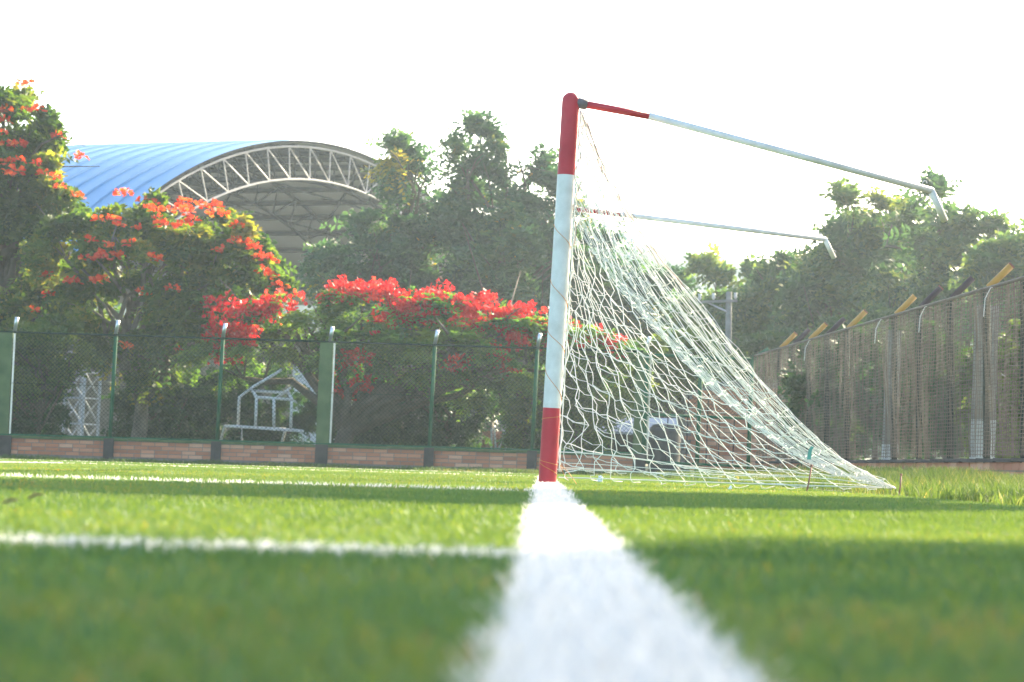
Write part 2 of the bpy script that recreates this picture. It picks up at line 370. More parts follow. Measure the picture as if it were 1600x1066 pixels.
def ell(x, y, D, rx, ry, rd=None):
    c = P(x, y, D); k = D / F_PX; return (np.array(c), np.array([rx * k, (rd if rd else max(rx, ry) * .8) * k, ry * k]))
def spray_leaves(ells, n_spray, n_leaf, L, lw, ll, up=.2, out_w=1.0, droop=.35, flat=0.0, shell=.55, tint_base=.45, seed=0, clump=30):
    """leaf sprays (a rachis with paired leaflets) spread through ellipsoids, gathered in clumps so gaps stay open"""
    g = np.random.default_rng(seed)
    vol = np.array([e[1][0] * e[1][2] for e in ells]); vol = vol / vol.sum()
    ncl = max(4, int(n_spray / clump)); ce = g.choice(len(ells), ncl, p=vol)
    d = g.normal(size=(ncl, 3)); d /= np.linalg.norm(d, axis=1)[:, None]
    rr = shell + (1 - shell) * g.random(ncl) ** .6
    C = np.array([e[0] for e in ells])[ce]; Rr = np.array([e[1] for e in ells])[ce]
    cc = C + d * Rr * rr[:, None]; cs = Rr.min(1) * g.uniform(.22, .6, ncl); ct = g.normal(0, .2, ncl)
    ci = g.integers(0, ncl, n_spray)
    off = g.normal(size=(n_spray, 3)); off /= np.linalg.norm(off, axis=1)[:, None]
    off *= (cs[ci] * np.abs(g.normal(0, .62, n_spray)))[:, None]; off[:, 2] *= .75
    o = cc[ci] + off
    nd = (o - C[ci]) / Rr[ci]; nd /= np.linalg.norm(nd, axis=1)[:, None] + 1e-9
    dr = nd * out_w + g.normal(size=(n_spray, 3)) * .55; dr[:, 2] += up
    dr[:, 2] *= (1 - flat); dr /= np.linalg.norm(dr, axis=1)[:, None]
    side = np.cross(dr, np.array([0, 0, 1.0])) + 1e-6; side /= np.linalg.norm(side, axis=1)[:, None]
    nrm = np.cross(side, dr)
    roll = g.normal(0, .5 * (1 - flat) + .1, n_spray); s2 = side * np.cos(roll)[:, None] + nrm * np.sin(roll)[:, None]; n2 = np.cross(s2, dr)
    Ls = L * g.uniform(.6, 1.25, n_spray)
    t = (np.arange(n_leaf) // 2 + .7) / (n_leaf / 2); sg = np.where(np.arange(n_leaf) % 2, 1.0, -1.0)
    prof = (1.0 - .45 * np.abs(t - .5) * 2)
    base = o[:, None] + dr[:, None] * (t[None, :, None] * Ls[:, None, None]); base[:, :, 2] -= droop * (t ** 2)[None] * Ls[:, None]
    ld = s2[:, None] * sg[None, :, None] * .9 + dr[:, None] * .45 + g.normal(0, .22, (n_spray, n_leaf, 3))
    ld[:, :, 2] -= .15
    ld /= np.linalg.norm(ld, axis=2)[:, :, None]
    wv = np.cross(ld, n2[:, None] + g.normal(0, .35, (n_spray, n_leaf, 3))); wv /= np.linalg.norm(wv, axis=2)[:, :, None] + 1e-9
    le = (ll * prof)[None, :, None] * g.uniform(.75, 1.25, (n_spray, n_leaf, 1)); we = lw * g.uniform(.75, 1.25, (n_spray, n_leaf, 1))
    a = base; b = base + ld * le * .5 + wv * we * .5; c = base + ld * le; e = base + ld * le * .5 - wv * we * .5
    v = np.stack([a, b, c, e], 2).reshape(-1, 3); nq = n_spray * n_leaf
    f = (np.arange(nq)[:, None] * 4 + np.arange(4)).reshape(-1)
    tt = np.clip(tint_base + ct[ci] + g.normal(0, .14, n_spray), 0, 1); ti = np.clip(tt[:, None] + g.normal(0, .07, (n_spray, n_leaf)), 0, 1).reshape(-1)
    return v, f, ti, cc, cs
def petals(cents, rad, n_pet, size, seed, lift=.4):
    g = np.random.default_rng(seed); n = len(cents)
    d = g.normal(size=(n, n_pet, 3)); d[:, :, 2] = np.abs(d[:, :, 2]) * lift; d /= np.linalg.norm(d, axis=2)[:, :, None]
    o = np.asarray(cents)[:, None] + d * (rad * g.uniform(.25, 1, (n, n_pet, 1)))
    u = g.normal(size=(n, n_pet, 3)); u -= d * (u * d).sum(2, keepdims=True); u /= np.linalg.norm(u, axis=2)[:, :, None]
    wv = np.cross(d, u) + d * .4; s = size * g.uniform(.6, 1.3, (n, n_pet, 1)); u2 = u * .6 + d * .7
    v = np.stack([o, o + u2 * s * .6 + wv * s * .4, o + u2 * s, o + u2 * s * .6 - wv * s * .4], 2).reshape(-1, 3)
    nq = n * n_pet; f = (np.arange(nq)[:, None] * 4 + np.arange(4)).reshape(-1)
    ti = np.clip(g.normal(.5, .2, (n, 1)) + g.normal(0, .15, (n, n_pet)), 0, 1).reshape(-1)
    return v, f, ti
def limb_tree(base, fork, targets, r0, m, parent, seed, name='trunk'):
    g = random.Random(seed); mb = MB(); base = Vector(base); fork = Vector(fork)
    mid = base.lerp(fork, .5) + Vector((g.uniform(-.1, .1), g.uniform(-.1, .1), 0)) * (fork - base).length * .5
    mb.tube([base - Vector((0, 0, .25)), base + Vector((0, 0, .05)), mid, fork], [r0 * 1.5, r0 * 1.2, r0 * .95, r0 * .8], 8)
    for tpt in targets:
        tpt = Vector(tpt); dv = tpt - fork; L = dv.length
        st_ = base.lerp(fork, g.uniform(.65, 1.0)); pts = [st_]; rs = [r0 * g.uniform(.42, .6)]
        for k in range(1, 6):
            u = k / 5; p = st_.lerp(tpt, u) + Vector((g.gauss(0, .05), g.gauss(0, .05), g.gauss(0, .03) + .10 * math.sin(math.pi * u))) * L
            if k == 5: p = tpt
            pts.append(p); rs.append(rs[0] * (1 - u) ** .8 + .012)
        mb.tube(pts, rs, 5)
        for _ in range(3):
            i = g.randint(2, 4); q = pts[i] + Vector((g.gauss(0, .22), g.gauss(0, .22), abs(g.gauss(.15, .15)))) * L
            mb.tube([pts[i], pts[i].lerp(q, .5) + Vector((0, 0, .04 * L)), q], [rs[i] * .7, rs[i] * .45, .008], 4)
    return mb.build(name, m, parent, True)
def tree(name, label, cat, base, fork, ells, leaf_m, bark_m, r0, seed, ns, nl, L, lw, ll, group=None, flowers=None, **kw):
    root = thing(name, label, cat, base, group)
    v, f, ti, cc, cs = spray_leaves(ells, ns, nl, L, lw, ll, seed=seed, **kw)
    link('crown', np_mesh('crown', v, 4, f, leaf_m, ti), root)
    g = np.random.default_rng(seed + 5)
    if fork is not None:
        tg = [e[0] + g.normal(0, .25, 3) * e[1] for e in ells] + [c for c in cc[g.choice(len(cc), min(len(cc), 14), replace=False)]]
        limb_tree(base, fork, tg, r0, bark_m, root, seed)
    if flowers:
        flowers(root, cc, cs, ells, g)
    return root
def gbase(x, D, dz=0.0):
    X = ray(x, 683).x * D; return Vector((X, D, gzf(X, D) + dz))

def tulip_flowers(spots, D, extra=0):
    def fn(root, cc, cs, ells, g):
        c = []
        for (x, y) in spots:
            p = np.array(P(x, y, D)); 
            # seat the cluster on the near face of the crown where it is seen
            for e in ells:
                q = (p[[0, 2]] - e[0][[0, 2]]) / e[1][[0, 2]]; s = 1 - (q ** 2).sum()
                if s > 0: p[1] = min(p[1], e[0][1] - e[1][1] * math.sqrt(s) - .4)
            p = np.array(P(x, y, p[1])); c.append(p)
            if g.random() < .35: c.append(p + g.normal(0, 1, 3) * [.25, .15, .05])
        kinds = []
        for k in range(4):
            v, f, ti = petals([(0, 0, 0)], .13, 18, .13, 30 + k, .8); kinds.append(np_mesh('flower_head', v, 4, f, M['tulip_flower'], ti))
        for i, p in enumerate(c):
            o = link('flower_head', kinds[i % 4], root); o.location = p; o.rotation_euler = (0, 0, g.random() * 6.3); q = g.uniform(.65, 1.05); o.scale = (q * 1.15, q, q * .85)
    return fn

# --- African tulip trees on the left
EA = [ell(-25, 195, 56, 60, 75), ell(20, 215, 56, 55, 60), ell(75, 248, 55.5, 48, 26), ell(20, 320, 56, 85, 75), ell(30, 430, 56, 95, 80), ell(70, 510, 55, 80, 50),
      ell(-90, 300, 56.5, 90, 170), ell(40, 560, 54.5, 90, 40), ell(4, 132, 56, 17, 30), ell(48, 215, 55.5, 34, 34), ell(45, 285, 55, 62, 50), ell(70, 340, 55, 45, 45)]
tree('tulip_tree', 'tall tree with scarlet flower heads rising at the left edge of the photo', 'tree', gbase(-30, 56), P(-25, 500, 56), EA, M['tulip_leaf'], M['bark'], .22, 101, 4000, 12, .5, .10, .21,
     'flowering tulip trees behind the fence', tulip_flowers([(33, 132), (40, 172), (58, 172), (8, 172), (5, 208), (10, 227), (28, 227), (12, 255), (32, 252), (58, 257), (68, 272), (85, 277), (126, 246), (90, 214), (10, 272), (92, 293), (8, 190), (118, 308), (53, 485), (95, 352)], 55), up=.3, tint_base=.56)
EB = [ell(180, 345, 54, 70, 38), ell(310, 365, 54, 85, 42), ell(125, 400, 54, 60, 60), ell(245, 420, 54, 120, 62), ell(365, 420, 54, 60, 48), ell(225, 500, 54, 110, 55),
      ell(225, 570, 54, 55, 38), ell(400, 455, 54, 45, 30), ell(300, 480, 53.5, 70, 45), ell(240, 345, 54, 60, 25), ell(185, 528, 53.5, 40, 32)]
BF = [(186, 303), (198, 303), (222, 314), (245, 330), (262, 330), (278, 325), (290, 330), (272, 355), (290, 350), (312, 318), (322, 325), (338, 322), (335, 335), (350, 335), (370, 354), (390, 358),
      (365, 378), (378, 380), (395, 388), (154, 344), (173, 345), (188, 353), (140, 377), (168, 385), (205, 382), (133, 405), (160, 402), (188, 398), (160, 438), (152, 440), (108, 440), (75, 432), (78, 462),
      (405, 402), (418, 405), (425, 410), (410, 424), (432, 447), (440, 452), (240, 405), (272, 453), (280, 548), (231, 461), (343, 393), (247, 342), (255, 352), (300, 345), (195, 543), (420, 432)]
tree('tulip_tree', 'spreading tulip tree with orange flower heads and forked grey trunk left of the white frame', 'tree', gbase(214, 54), P(222, 590, 54), EB, M['tulip_leaf'], M['bark_pale'], .16, 202, 3400, 12, .46, .09, .20,
     'flowering tulip trees behind the fence', tulip_flowers(BF, 54), up=.25, tint_base=.56)

# --- flamboyant tree
EC = [ell(355, 480, 53, 45, 24), ell(400, 500, 52, 80, 28), ell(470, 488, 52, 60, 30), ell(575, 480, 52, 65, 28), ell(650, 492, 52, 80, 26), ell(730, 500, 52, 80, 30), ell(800, 520, 52, 60, 26), ell(860, 540, 52, 55, 28),
      ell(560, 545, 51.5, 75, 32), ell(680, 550, 51.5, 100, 36), ell(790, 565, 51.5, 70, 36), ell(440, 530, 52, 80, 22), ell(930, 560, 52, 60, 42), ell(560, 590, 52, 45, 24), ell(770, 605, 52, 80, 22), ell(350, 560, 52.5, 50, 40)]
def flam_flowers(root, cc, cs, ells, g):
    c = []
    bands = [((505, 470), (540, 450), 34), ((540, 452), (610, 462), 90), ((610, 470), (650, 492), 70), ((650, 480), (690, 465), 70), ((690, 470), (745, 488), 80), ((745, 478), (772, 470), 40), ((700, 510), (750, 512), 40),
             ((775, 496), (835, 500), 80), ((820, 510), (870, 535), 60), ((330, 480), (440, 490), 75), ((325, 515), (400, 530), 80), ((400, 485), (470, 470), 45), ((335, 555), (370, 560), 30), ((620, 500), (670, 505), 40),
             ((525, 570), (570, 560), 40), ((550, 600), (575, 598), 22), ((510, 590), (520, 620), 20), ((520, 620), (550, 615), 16), ((700, 575), (735, 578), 24), ((770, 545), (800, 580), 30), ((880, 520), (970, 540), 40), ((360, 530), (390, 545), 20), ((580, 510), (620, 515), 20), ((780, 525), (820, 535), 25)]
    for (a, b, n) in bands:
        for _ in range(int(n * .8)):
            u = g.random(); x = a[0] + (b[0] - a[0]) * u + g.normal(0, 7); y = a[1] + (b[1] - a[1]) * u + g.normal(0, 9)
            p = np.array(P(x, y, 52.0)); Y = 51.9 + g.uniform(-.2, .4)
            for e in ells:
                q = (p[[0, 2]] - e[0][[0, 2]]) / e[1][[0, 2]]; s = 1 - (q ** 2).sum()
                if s > 0: Y = min(Y, e[0][1] - e[1][1] * math.sqrt(s) * g.uniform(.6, 1.05) - .05)
            c.append(np.array(P(x, y, Y)))
    v, f, ti = petals(c, .12, 9, .10, 77, .9)
    link('blossom', np_mesh('blossom', v, 4, f, M['flam_flower'], ti), root)['kind'] = 'stuff'
fl = tree('flamboyant_tree', 'broad flat-topped flamboyant tree covered in red blossom behind the fence', 'tree', gbase(535, 52), P(545, 660, 52), EC, M['flam_leaf'], M['bark'], .2, 303, 4600, 18, .5, .055, .13,
          None, flam_flowers, up=.05, flat=.75, droop=.28, tint_base=.66, shell=.35)

# --- dark trees behind
def dark(label, bx, D, fk, E, seed, ns=3200, **kw):
    E = [(x, y + (b * .50 if k < 3 else b * .12 if k < 5 else 0), a * (.85 if k < 3 else 1), b * (.85 if k < 3 else 1), dd) for k, (x, y, a, b, dd) in enumerate(E)]
    kw.setdefault('tint_base', .42); kw0 = dict(kw)
    return tree('tall_tree', label, 'tree', gbase(bx, D), P(fk[0], fk[1], D), [ell(x, y, D + dd, a, b) for (x, y, a, b, dd) in E], kw.pop('m', M['dark_leaf']), M['bark'], .2, seed, int(ns * (.72 if 'm' not in kw0 else .56)), 14, .85, .095, .27, kw.pop('group', 'tall green trees beyond the grounds'), up=.35, **kw)
dark('dark green tree with one slim top in front of the open hangar end', 625, 72, (620, 560), [(630, 245, 25, 42, 0), (658, 310, 46, 50, 0), (634, 375, 50, 42, 0), (580, 420, 65, 50, -1), (660, 420, 70, 60, 0), (560, 455, 50, 30, -1), (545, 390, 30, 40, 0), (620, 480, 90, 40, 0)], 404, 3000)
dark('dark green tree with two slender tops just left of the goal post', 765, 71, (765, 560), [(738, 215, 28, 32, 0), (745, 265, 40, 45, 0), (808, 225, 28, 38, 0), (815, 280, 42, 45, 0), (770, 340, 80, 45, 0), (725, 400, 60, 60, 0), (800, 410, 75, 65, -1), (850, 330, 30, 50, 0), (780, 475, 100, 40, 0)], 505, 3600)
dark('dark bushy tree seen through the goal net beneath the far pipe', 930, 73, (930, 580), [(885, 370, 40, 55, 0), (945, 400, 60, 60, 0), (1000, 430, 50, 60, 0), (1040, 480, 45, 45, 0), (900, 470, 80, 60, -1), (980, 500, 70, 50, 0), (1012, 385, 12, 22, 0)], 606, 2800)
fa = dict(m=M['far_leaf'])
dark('low rounded tree with yellowish top behind the utility pole', 1140, 70, (1140, 560), [(1130, 420, 32, 30, 0), (1165, 440, 50, 38, 0), (1130, 490, 55, 50, 0), (1180, 510, 60, 45, 0), (1100, 500, 30, 40, 0)], 707, 2000, tint_base=.56, **fa)
dark('drooping dark tree below the bent tip of the far pipe', 1240, 67, (1240, 560), [(1245, 400, 20, 28, 0), (1225, 440, 45, 40, 0), (1265, 450, 40, 45, 0), (1230, 510, 75, 45, 0), (1205, 420, 18, 22, 0)], 808, 2000, tint_base=.42, **fa)
dark('pointed feathery tree just right of the far pipe tip', 1335, 63, (1335, 560), [(1322, 325, 18, 28, 0), (1330, 375, 42, 45, 0), (1327, 352, 26, 30, 0), (1345, 440, 60, 50, 0), (1300, 430, 38, 45, 0), (1330, 500, 85, 40, 0)], 909, 2400, tint_base=.46, **fa)
dark('feathery tall tree behind the middle of the near pipe end', 1400, 66, (1405, 560), [(1390, 300, 25, 30, 0), (1395, 350, 48, 50, 0), (1405, 420, 60, 55, 0), (1400, 480, 90, 40, 0)], 1010, 2200, tint_base=.46, **fa)
dark('yellow green tree with spread crown behind the near pipe tip', 1490, 60, (1490, 560), [(1460, 310, 28, 32, 0), (1510, 325, 40, 38, 0), (1480, 370, 65, 45, 0), (1464, 345, 30, 30, 0), (1395, 345, 24, 30, 3), (1475, 430, 80, 50, 0), (1535, 390, 30, 40, 0), (1500, 480, 90, 40, 0)], 1111, 2800, tint_base=.58, **fa)
dark('dense dark tree cut by the right edge of the photo', 1610, 55, (1610, 540), [(1605, 345, 36, 42, 0), (1590, 395, 32, 40, 0), (1640, 380, 50, 70, 0), (1590, 440, 45, 40, 0), (1640, 450, 60, 60, 0)], 1212, 2600, tint_base=.50, **fa)

# far-off wood that closes the view under the hangar
g_ = np.random.default_rng(77)
EW = [(np.array([x, 135 + g_.uniform(-4, 4), gzf(x, 50) + (3.6 if x < 2 else 1.8) + g_.uniform(-.4, .6)]), np.array([3.4, 3.0, g_.uniform(2.6, 4.0)])) for x in np.arange(-58, 34, 2.6)]
v_, f_, t_, _, _ = spray_leaves(EW, 9000, 8, 1.1, .35, .6, seed=78, up=.3, tint_base=.45, shell=.2)
tag(link('distant_wood', np_mesh('distant_wood', v_, 4, f_, M['far_leaf'], t_)), 'far-off mass of trees closing the view beyond the hangar', 'wood', kind='stuff')
# --- shrubs behind the fences
def shrub(label, x, D, E, seed, ns, m, tb=.5, L=.34, lw=.075, ll=.14, group='shrubs behind the fence'):
    return tree('shrub', label, 'shrub', gbase(x, D), P(x, 690, D) + Vector((0, 0, .25)), [ell(a, b, D, c, d) for (a, b, c, d) in E], m, M['bark'], .05, seed, ns, 10, L, lw, ll, group, up=.3, tint_base=tb)
shrub('bright green leafy shrub left of the lattice column', 60, 52, [(55, 560, 70, 40), (90, 545, 36, 34), (20, 590, 40, 50)], 21, 1500, M['bush_leaf'], .55)
shrub('dark hedge shrub at the left end of the brick wall', 50, 52.6, [(30, 640, 60, 50), (72, 650, 22, 36), (-40, 640, 60, 60)], 22, 1500, M['hedge_leaf'], .4)
shrub('dark shrub around the forked grey trunk', 250, 55.5, [(212, 655, 26, 34), (255, 640, 60, 55), (300, 650, 45, 45)], 23, 1500, M['hedge_leaf'], .45)
shrub('dark shrub behind the white tube frame', 390, 56, [(350, 640, 50, 60), (420, 640, 50, 62), (460, 670, 40, 30), (490, 678, 36, 22)], 24, 1600, M['hedge_leaf'], .35)
shrub('dark shrub under the flamboyant crown beside its trunk', 590, 55.5, [(560, 640, 50, 50), (620, 640, 55, 55), (515, 660, 30, 30)], 25, 1700, M['hedge_leaf'], .35)
shrub('dark shrub under the middle of the flamboyant crown', 700, 55, [(680, 640, 50, 50), (730, 635, 40, 50)], 26, 1400, M['hedge_leaf'], .4)
shrub('green shrub just left of the goal post foot', 815, 53.5, [(825, 640, 30, 50), (790, 625, 40, 30), (850, 620, 30, 60)], 27, 1300, M['flam_leaf'], .5)
shrub('light green shrub behind the left part of the net', 905, 52.5, [(895, 610, 38, 60), (935, 600, 40, 50), (900, 670, 30, 30)], 28, 1500, M['bush_leaf'], .42)
shrub('light green shrub behind the green gate', 1040, 58, [(1000, 590, 40, 45), (1055, 570, 45, 40), (1100, 580, 40, 30)], 29, 1500, M['bush_leaf'], .45)
shrub('green shrub behind the far end of the shade net', 1290, 43, [(1275, 610, 30, 55), (1300, 660, 35, 40)], 31, 1200, M['hedge_leaf'], .5, group='shrubs behind the shade net')
shrub('dark shrub behind the limewashed concrete post', 1370, 41, [(1350, 590, 45, 70), (1395, 620, 35, 70)], 32, 1300, M['hedge_leaf'], .42, group='shrubs behind the shade net')
shrub('dark shrub behind the middle bays of the shade net', 1450, 38, [(1430, 600, 40, 80), (1480, 610, 45, 70)], 33, 1600, M['hedge_leaf'], .4, group='shrubs behind the shade net')
shrub('sunlit yellow green shrub behind the right end of the shade net', 1565, 33, [(1560, 600, 42, 70), (1600, 640, 45, 60), (1545, 670, 35, 40), (1610, 560, 40, 60)], 34, 2300, M['bush_leaf'], .6, L=.26, lw=.055, ll=.10, group='shrubs behind the shade net')
shrub('tall dark bush above the far end of the shade net', 1230, 58, [(1200, 560, 40, 40), (1250, 550, 50, 40), (1320, 545, 50, 40), (1390, 530, 50, 45), (1460, 510, 60, 50)], 35, 2600, M['hedge_leaf'], .55, group='shrubs behind the shade net')

# --- trees standing right of the frame behind the shade net: their shade falls over the foreground
def shade_tree(label, x, y, h, rr, seed, n=3200):
    b = Vector((x, y, gzf(x, y))); E = [(np.array([x, y, h]), np.array([rr, rr, rr * .62])), (np.array([x - rr * .4, y + rr * .3, h + rr * .3]), np.array([rr * .7, rr * .7, rr * .5])), (np.array([x + rr * .4, y - rr * .3, h - rr * .1]), np.array([rr * .7, rr * .7, rr * .5]))]
    return tree('shade_tree', label, 'tree', b, (x, y, h - rr * .7), E, M['far_leaf'], M['bark'], .24, seed, n, 12, .6, .16, .3, 'shade trees beside the pitch', up=.2, shell=.1)
SHADE = [('broad shade tree right of the frame nearest the camera', 9.5, 11.2, 5.8, 2.7, 1, 3600), ('slim shade tree right of the frame further down the fence', 8.0, 20.9, 6.6, 1.05, 2, 1500),
         ('second broad shade tree right of the frame behind the nearest one', 11.9, 14.4, 7.6, 2.9, 3, 3600)]  # unseen tree added behind the first to darken and lengthen the foreground shade

# ------------------------------------------------------------------ hangar
AL = R(30); HA = Vector((-math.cos(AL), math.sin(AL), 0)); HL = Vector((math.sin(AL), math.cos(AL), 0))
HC = Vector((-6.75, 90, 10.1 + .088)); HR = 20.0; HALF = .72; HDEP = 1.25
def arch(phi, r, along=0.0):
    return HC + HL * (r * math.sin(phi)) + Vector((0, 0, r * math.cos(phi) - HR)) + HA * along
def hangar():
    root = thing('sports_hangar', 'open-ended barrel-vaulted sports hangar with ribbed blue metal roof behind the trees', 'hangar', (HC.x, HC.y, gzf(HC.x, HC.y)))
    NP, PW = 40, .9; NS = 36
    # roof sheets: one object per sheet between seams
    mb = MB(); vs = []; fs = []
    for i in range(NS + 1):
        ph = -HALF + 2 * HALF * i / NS
        for (r, a) in ((HR + .10, 0), (HR + .10, PW - .07), (HR + .17, PW - .07), (HR + .17, PW - .012), (HR + .06, PW - .012)):
            vs.append(arch(ph, r, a))
    for i in range(NS):
        for k in range(4): fs.append((i * 5 + k, i * 5 + k + 1, i * 5 + k + 6, i * 5 + k + 5))
    mb.add(vs, fs); sheet = mb.mesh('roof_sheet', M['roof_blue'])
    for k in range(NP):
        o = bpy.data.objects.new('roof_sheet', sheet); COL.objects.link(o); o.parent = root; o.matrix_parent_inverse = Matrix.Translation(-root.location)
        o.location = HA * (k * PW)
    # ceiling skin under the sheets
    mb = MB(); vs = []; fs = []
    for i in range(NS + 1):
        ph = -HALF + 2 * HALF * i / NS; vs += [arch(ph, HR + .03, .03), arch(ph, HR + .03, NP * PW)]
    for i in range(NS): fs.append((2 * i, 2 * i + 1, 2 * i + 3, 2 * i + 2))
    mb.add(vs, fs); mb.build('ceiling', M['ceil'], root, True)
    mb = MB(); vs = []; fs = []
    for i in range(NS + 1):
        ph = -HALF + 2 * HALF * i / NS; vs += [arch(ph, HR + .11, -.04), arch(ph, HR + .03, -.04), arch(ph, HR + .03, -.01), arch(ph, HR + .11, -.01)]
    for i in range(NS):
        for k in range(4): fs.append((4 * i + k, 4 * i + (k + 1) % 4, 4 * i + 4 + (k + 1) % 4, 4 * i + 4 + k))
    mb.add(vs, fs); mb.build('edge_flashing', M['dark_steel'], root)
    def truss(along, m, thick, single):
        tr = MB(); n = 30
        tr.tube([arch(-HALF + 2 * HALF * i / n, HR - .10, along) for i in range(n + 1)], thick, 6); o = tr.build('arch_truss', m, root)
        tr = MB(); tr.tube([arch(-HALF + 2 * HALF * i / n, HR - HDEP, along) for i in range(n + 1)], thick, 6); tr.build('bottom_chord', m, o)
        nb = 22; webs = []
        allw = MB()
        for i in range(nb + 1):
            ph = -HALF + 2 * HALF * i / nb; p2 = -HALF + 2 * HALF * (i + 1) / nb
            segs = [(arch(ph, HR - .10, along), arch(ph, HR - HDEP, along))]
            if i < nb: segs.append((arch(ph, HR - .10, along), arch(p2, HR - HDEP, along)) if i < 13 else (arch(ph, HR - HDEP, along), arch(p2, HR - .10, along)))
            for s in segs:
                if single:
                    w_ = MB(); w_.tube([s[0], s[1]], thick * .62, 5); w_.build('web_bar', m, o)
                else: allw.tube([s[0], s[1]], thick * .62, 4)
        if not single: allw.build('web_bars', m, o)
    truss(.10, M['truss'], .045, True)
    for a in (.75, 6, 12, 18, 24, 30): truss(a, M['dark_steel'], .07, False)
    for i in range(1, 23):
        ph = -HALF + 2 * HALF * i / 23; mb = MB(); a, b = arch(ph, HR - .10, .3), arch(ph, HR - .10, NP * PW)
        mb.tube([a, b], .12, 4); mb.build('purlin', M['dark_steel'], root)
    for k in range(5):           # wind bracing between trusses
        mb = MB(); a0 = .75 + 5.5 * k
        for (pa, pb) in ((-.45, -.15), (.15, .45), (-.15, .15)):
            mb.tube([arch(pa, HR - .25, a0), arch(pb, HR - .25, a0 + 5.5)], .05, 4); mb.tube([arch(pb, HR - .25, a0), arch(pa, HR - .25, a0 + 5.5)], .05, 4)
        mb.build('bracing', M['dark_steel'], root)
    # lattice columns under both springings
    def column(phi, along, m):
        top = arch(phi, HR - .6, along); gx, gy = top.x, top.y; z0 = gzf(gx, gy) - .1; c = MB()
        hw = .38; cs = [(HL * sx + HA * sy) * hw for sx, sy in ((-1, -1), (1, -1), (1, 1), (-1, 1))]
        for q in cs: c.tube([Vector((gx, gy, z0)) + q, Vector((gx, gy, top.z)) + q], .055, 5)
        nz = 7; dz = (top.z - z0) / nz
        for k in range(nz):
            for a in range(4):
                p, q = cs[a], cs[(a + 1) % 4]; zA, zB = z0 + k * dz, z0 + (k + 1) * dz
                c.tube([Vector((gx, gy, zB)) + p, Vector((gx, gy, zB)) + q], .035, 4)
                c.tube([Vector((gx, gy, zA)) + q, Vector((gx, gy, zB)) + p], .035, 4)
        c.build('lattice_column', m, root)
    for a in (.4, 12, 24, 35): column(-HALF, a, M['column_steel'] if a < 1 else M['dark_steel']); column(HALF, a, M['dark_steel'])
    # floor and far wall
    mb = MB(); c = HC + HA * 18; mb.box((c.x, c.y, gzf(c.x, c.y) + .02), (36, 28, .1), math.pi - AL); mb.build('court_floor', M['limewash'], root)
    mb = MB(); c = HC + HL * (HR * math.sin(HALF)) + HA * 18; mb.box((c.x, c.y, 1.6), (36, .2, 5.0), math.pi - AL); mb.build('side_wall', M['conc'], root)
    mb = MB(); vs = [arch(-HALF + 2 * HALF * i / NS, HR, NP * PW - .3) for i in range(NS + 1)]
    v2 = [Vector((p.x, p.y, -1)) for p in vs]
    mb.add(vs + v2, [(i, i + 1, NS + 2 + i, NS + 1 + i) for i in range(NS)]); mb.build('end_wall', M['conc'], root)
hangar()

# ------------------------------------------------------------------ left boundary: brick wall and chain-link fence
YW = 48.0
WT0, WT1 = P(0, 681, YW), P(1000, 710.5, YW)
def wall_top(X): t = (X - WT0.x) / (WT1.x - WT0.x); return WT0.z + (WT1.z - WT0.z) * t
brick_me = {}
def brick_mesh(L, Dp, H):
    k = (round(L, 3), Dp, H)
    if k not in brick_me:
        mb = MB(); b = .006; mb.box((0, 0, 0), (L, Dp, H)); brick_me[k] = mb.mesh('brick', M['brick'])
    return brick_me[k]
posts_px = [-158, 8, 170, 338, 503, 671, 832, 1000]
posts_x = [P(p, 690, YW).x for p in posts_px]
def left_wall():
    x0, x1 = posts_x[0] - .6, posts_x[-1] + .12
    root = thing('brick_wall', 'low red brick wall with dark piers under the chain-link fence', 'wall', ((x0 + x1) / 2, YW + .1, wall_top(0) - .4))
    core = MB(); n = 12
    for i in range(n):
        a, b = x0 + (x1 - x0) * i / n, x0 + (x1 - x0) * (i + 1) / n; core.box(((a + b) / 2, YW + .11, wall_top((a + b) / 2) - .315), (b - a - .001, .16, .60))
    core.build('wall_core', M['mortar'], root)
    ch, L = .075, .262; slope = -math.atan((WT1.z - WT0.z) / (WT1.x - WT0.x)); r = random.Random(3); cnt = 0
    for c in range(4):
        x = x0 + (0 if c % 2 else -.13)
        while x < x1:
            ln = L - .012
            if r.random() < .1: ln = L * .5 - .012
            xc = x + ln / 2
            if xc + ln / 2 > x1: break
            o = bpy.data.objects.new('brick', brick_mesh(ln, .10, ch - .012)); COL.objects.link(o)
            o.parent = root; o.matrix_parent_inverse = Matrix.Translation(-root.location)
            o.location = (xc, YW + .075 + r.uniform(-.006, .004), wall_top(xc) - .04 - c * ch - ch / 2); o.rotation_euler = (0, slope + r.uniform(-.004, .004), r.uniform(-.008, .008))
            x += ln + .012; cnt += 1
    cap = MB()
    for i in range(n):
        a, b = x0 + (x1 - x0) * i / n, x0 + (x1 - x0) * (i + 1) / n
        cap.box(((a + b) / 2, YW + .10, wall_top((a + b) / 2) - .008 + r.uniform(-.004, .004)), (b - a - .004, .21, .045))
    cap.build('coping', M['green_conc'], root)
    for i, x in enumerate(posts_x):
        p = MB(); wd = .24 if i in (1, 4, 7) else .19
        p.box((x, YW + .03, wall_top(x) - .30), (wd, .14, .62)); p.build('pier', M['pier'], root)
left_wall()
def rail_z(X): 
    a, b = P(0, 518, YW), P(1000, 549, YW); return a.z + (b.z - a.z) * (X - a.x) / (b.x - a.x)
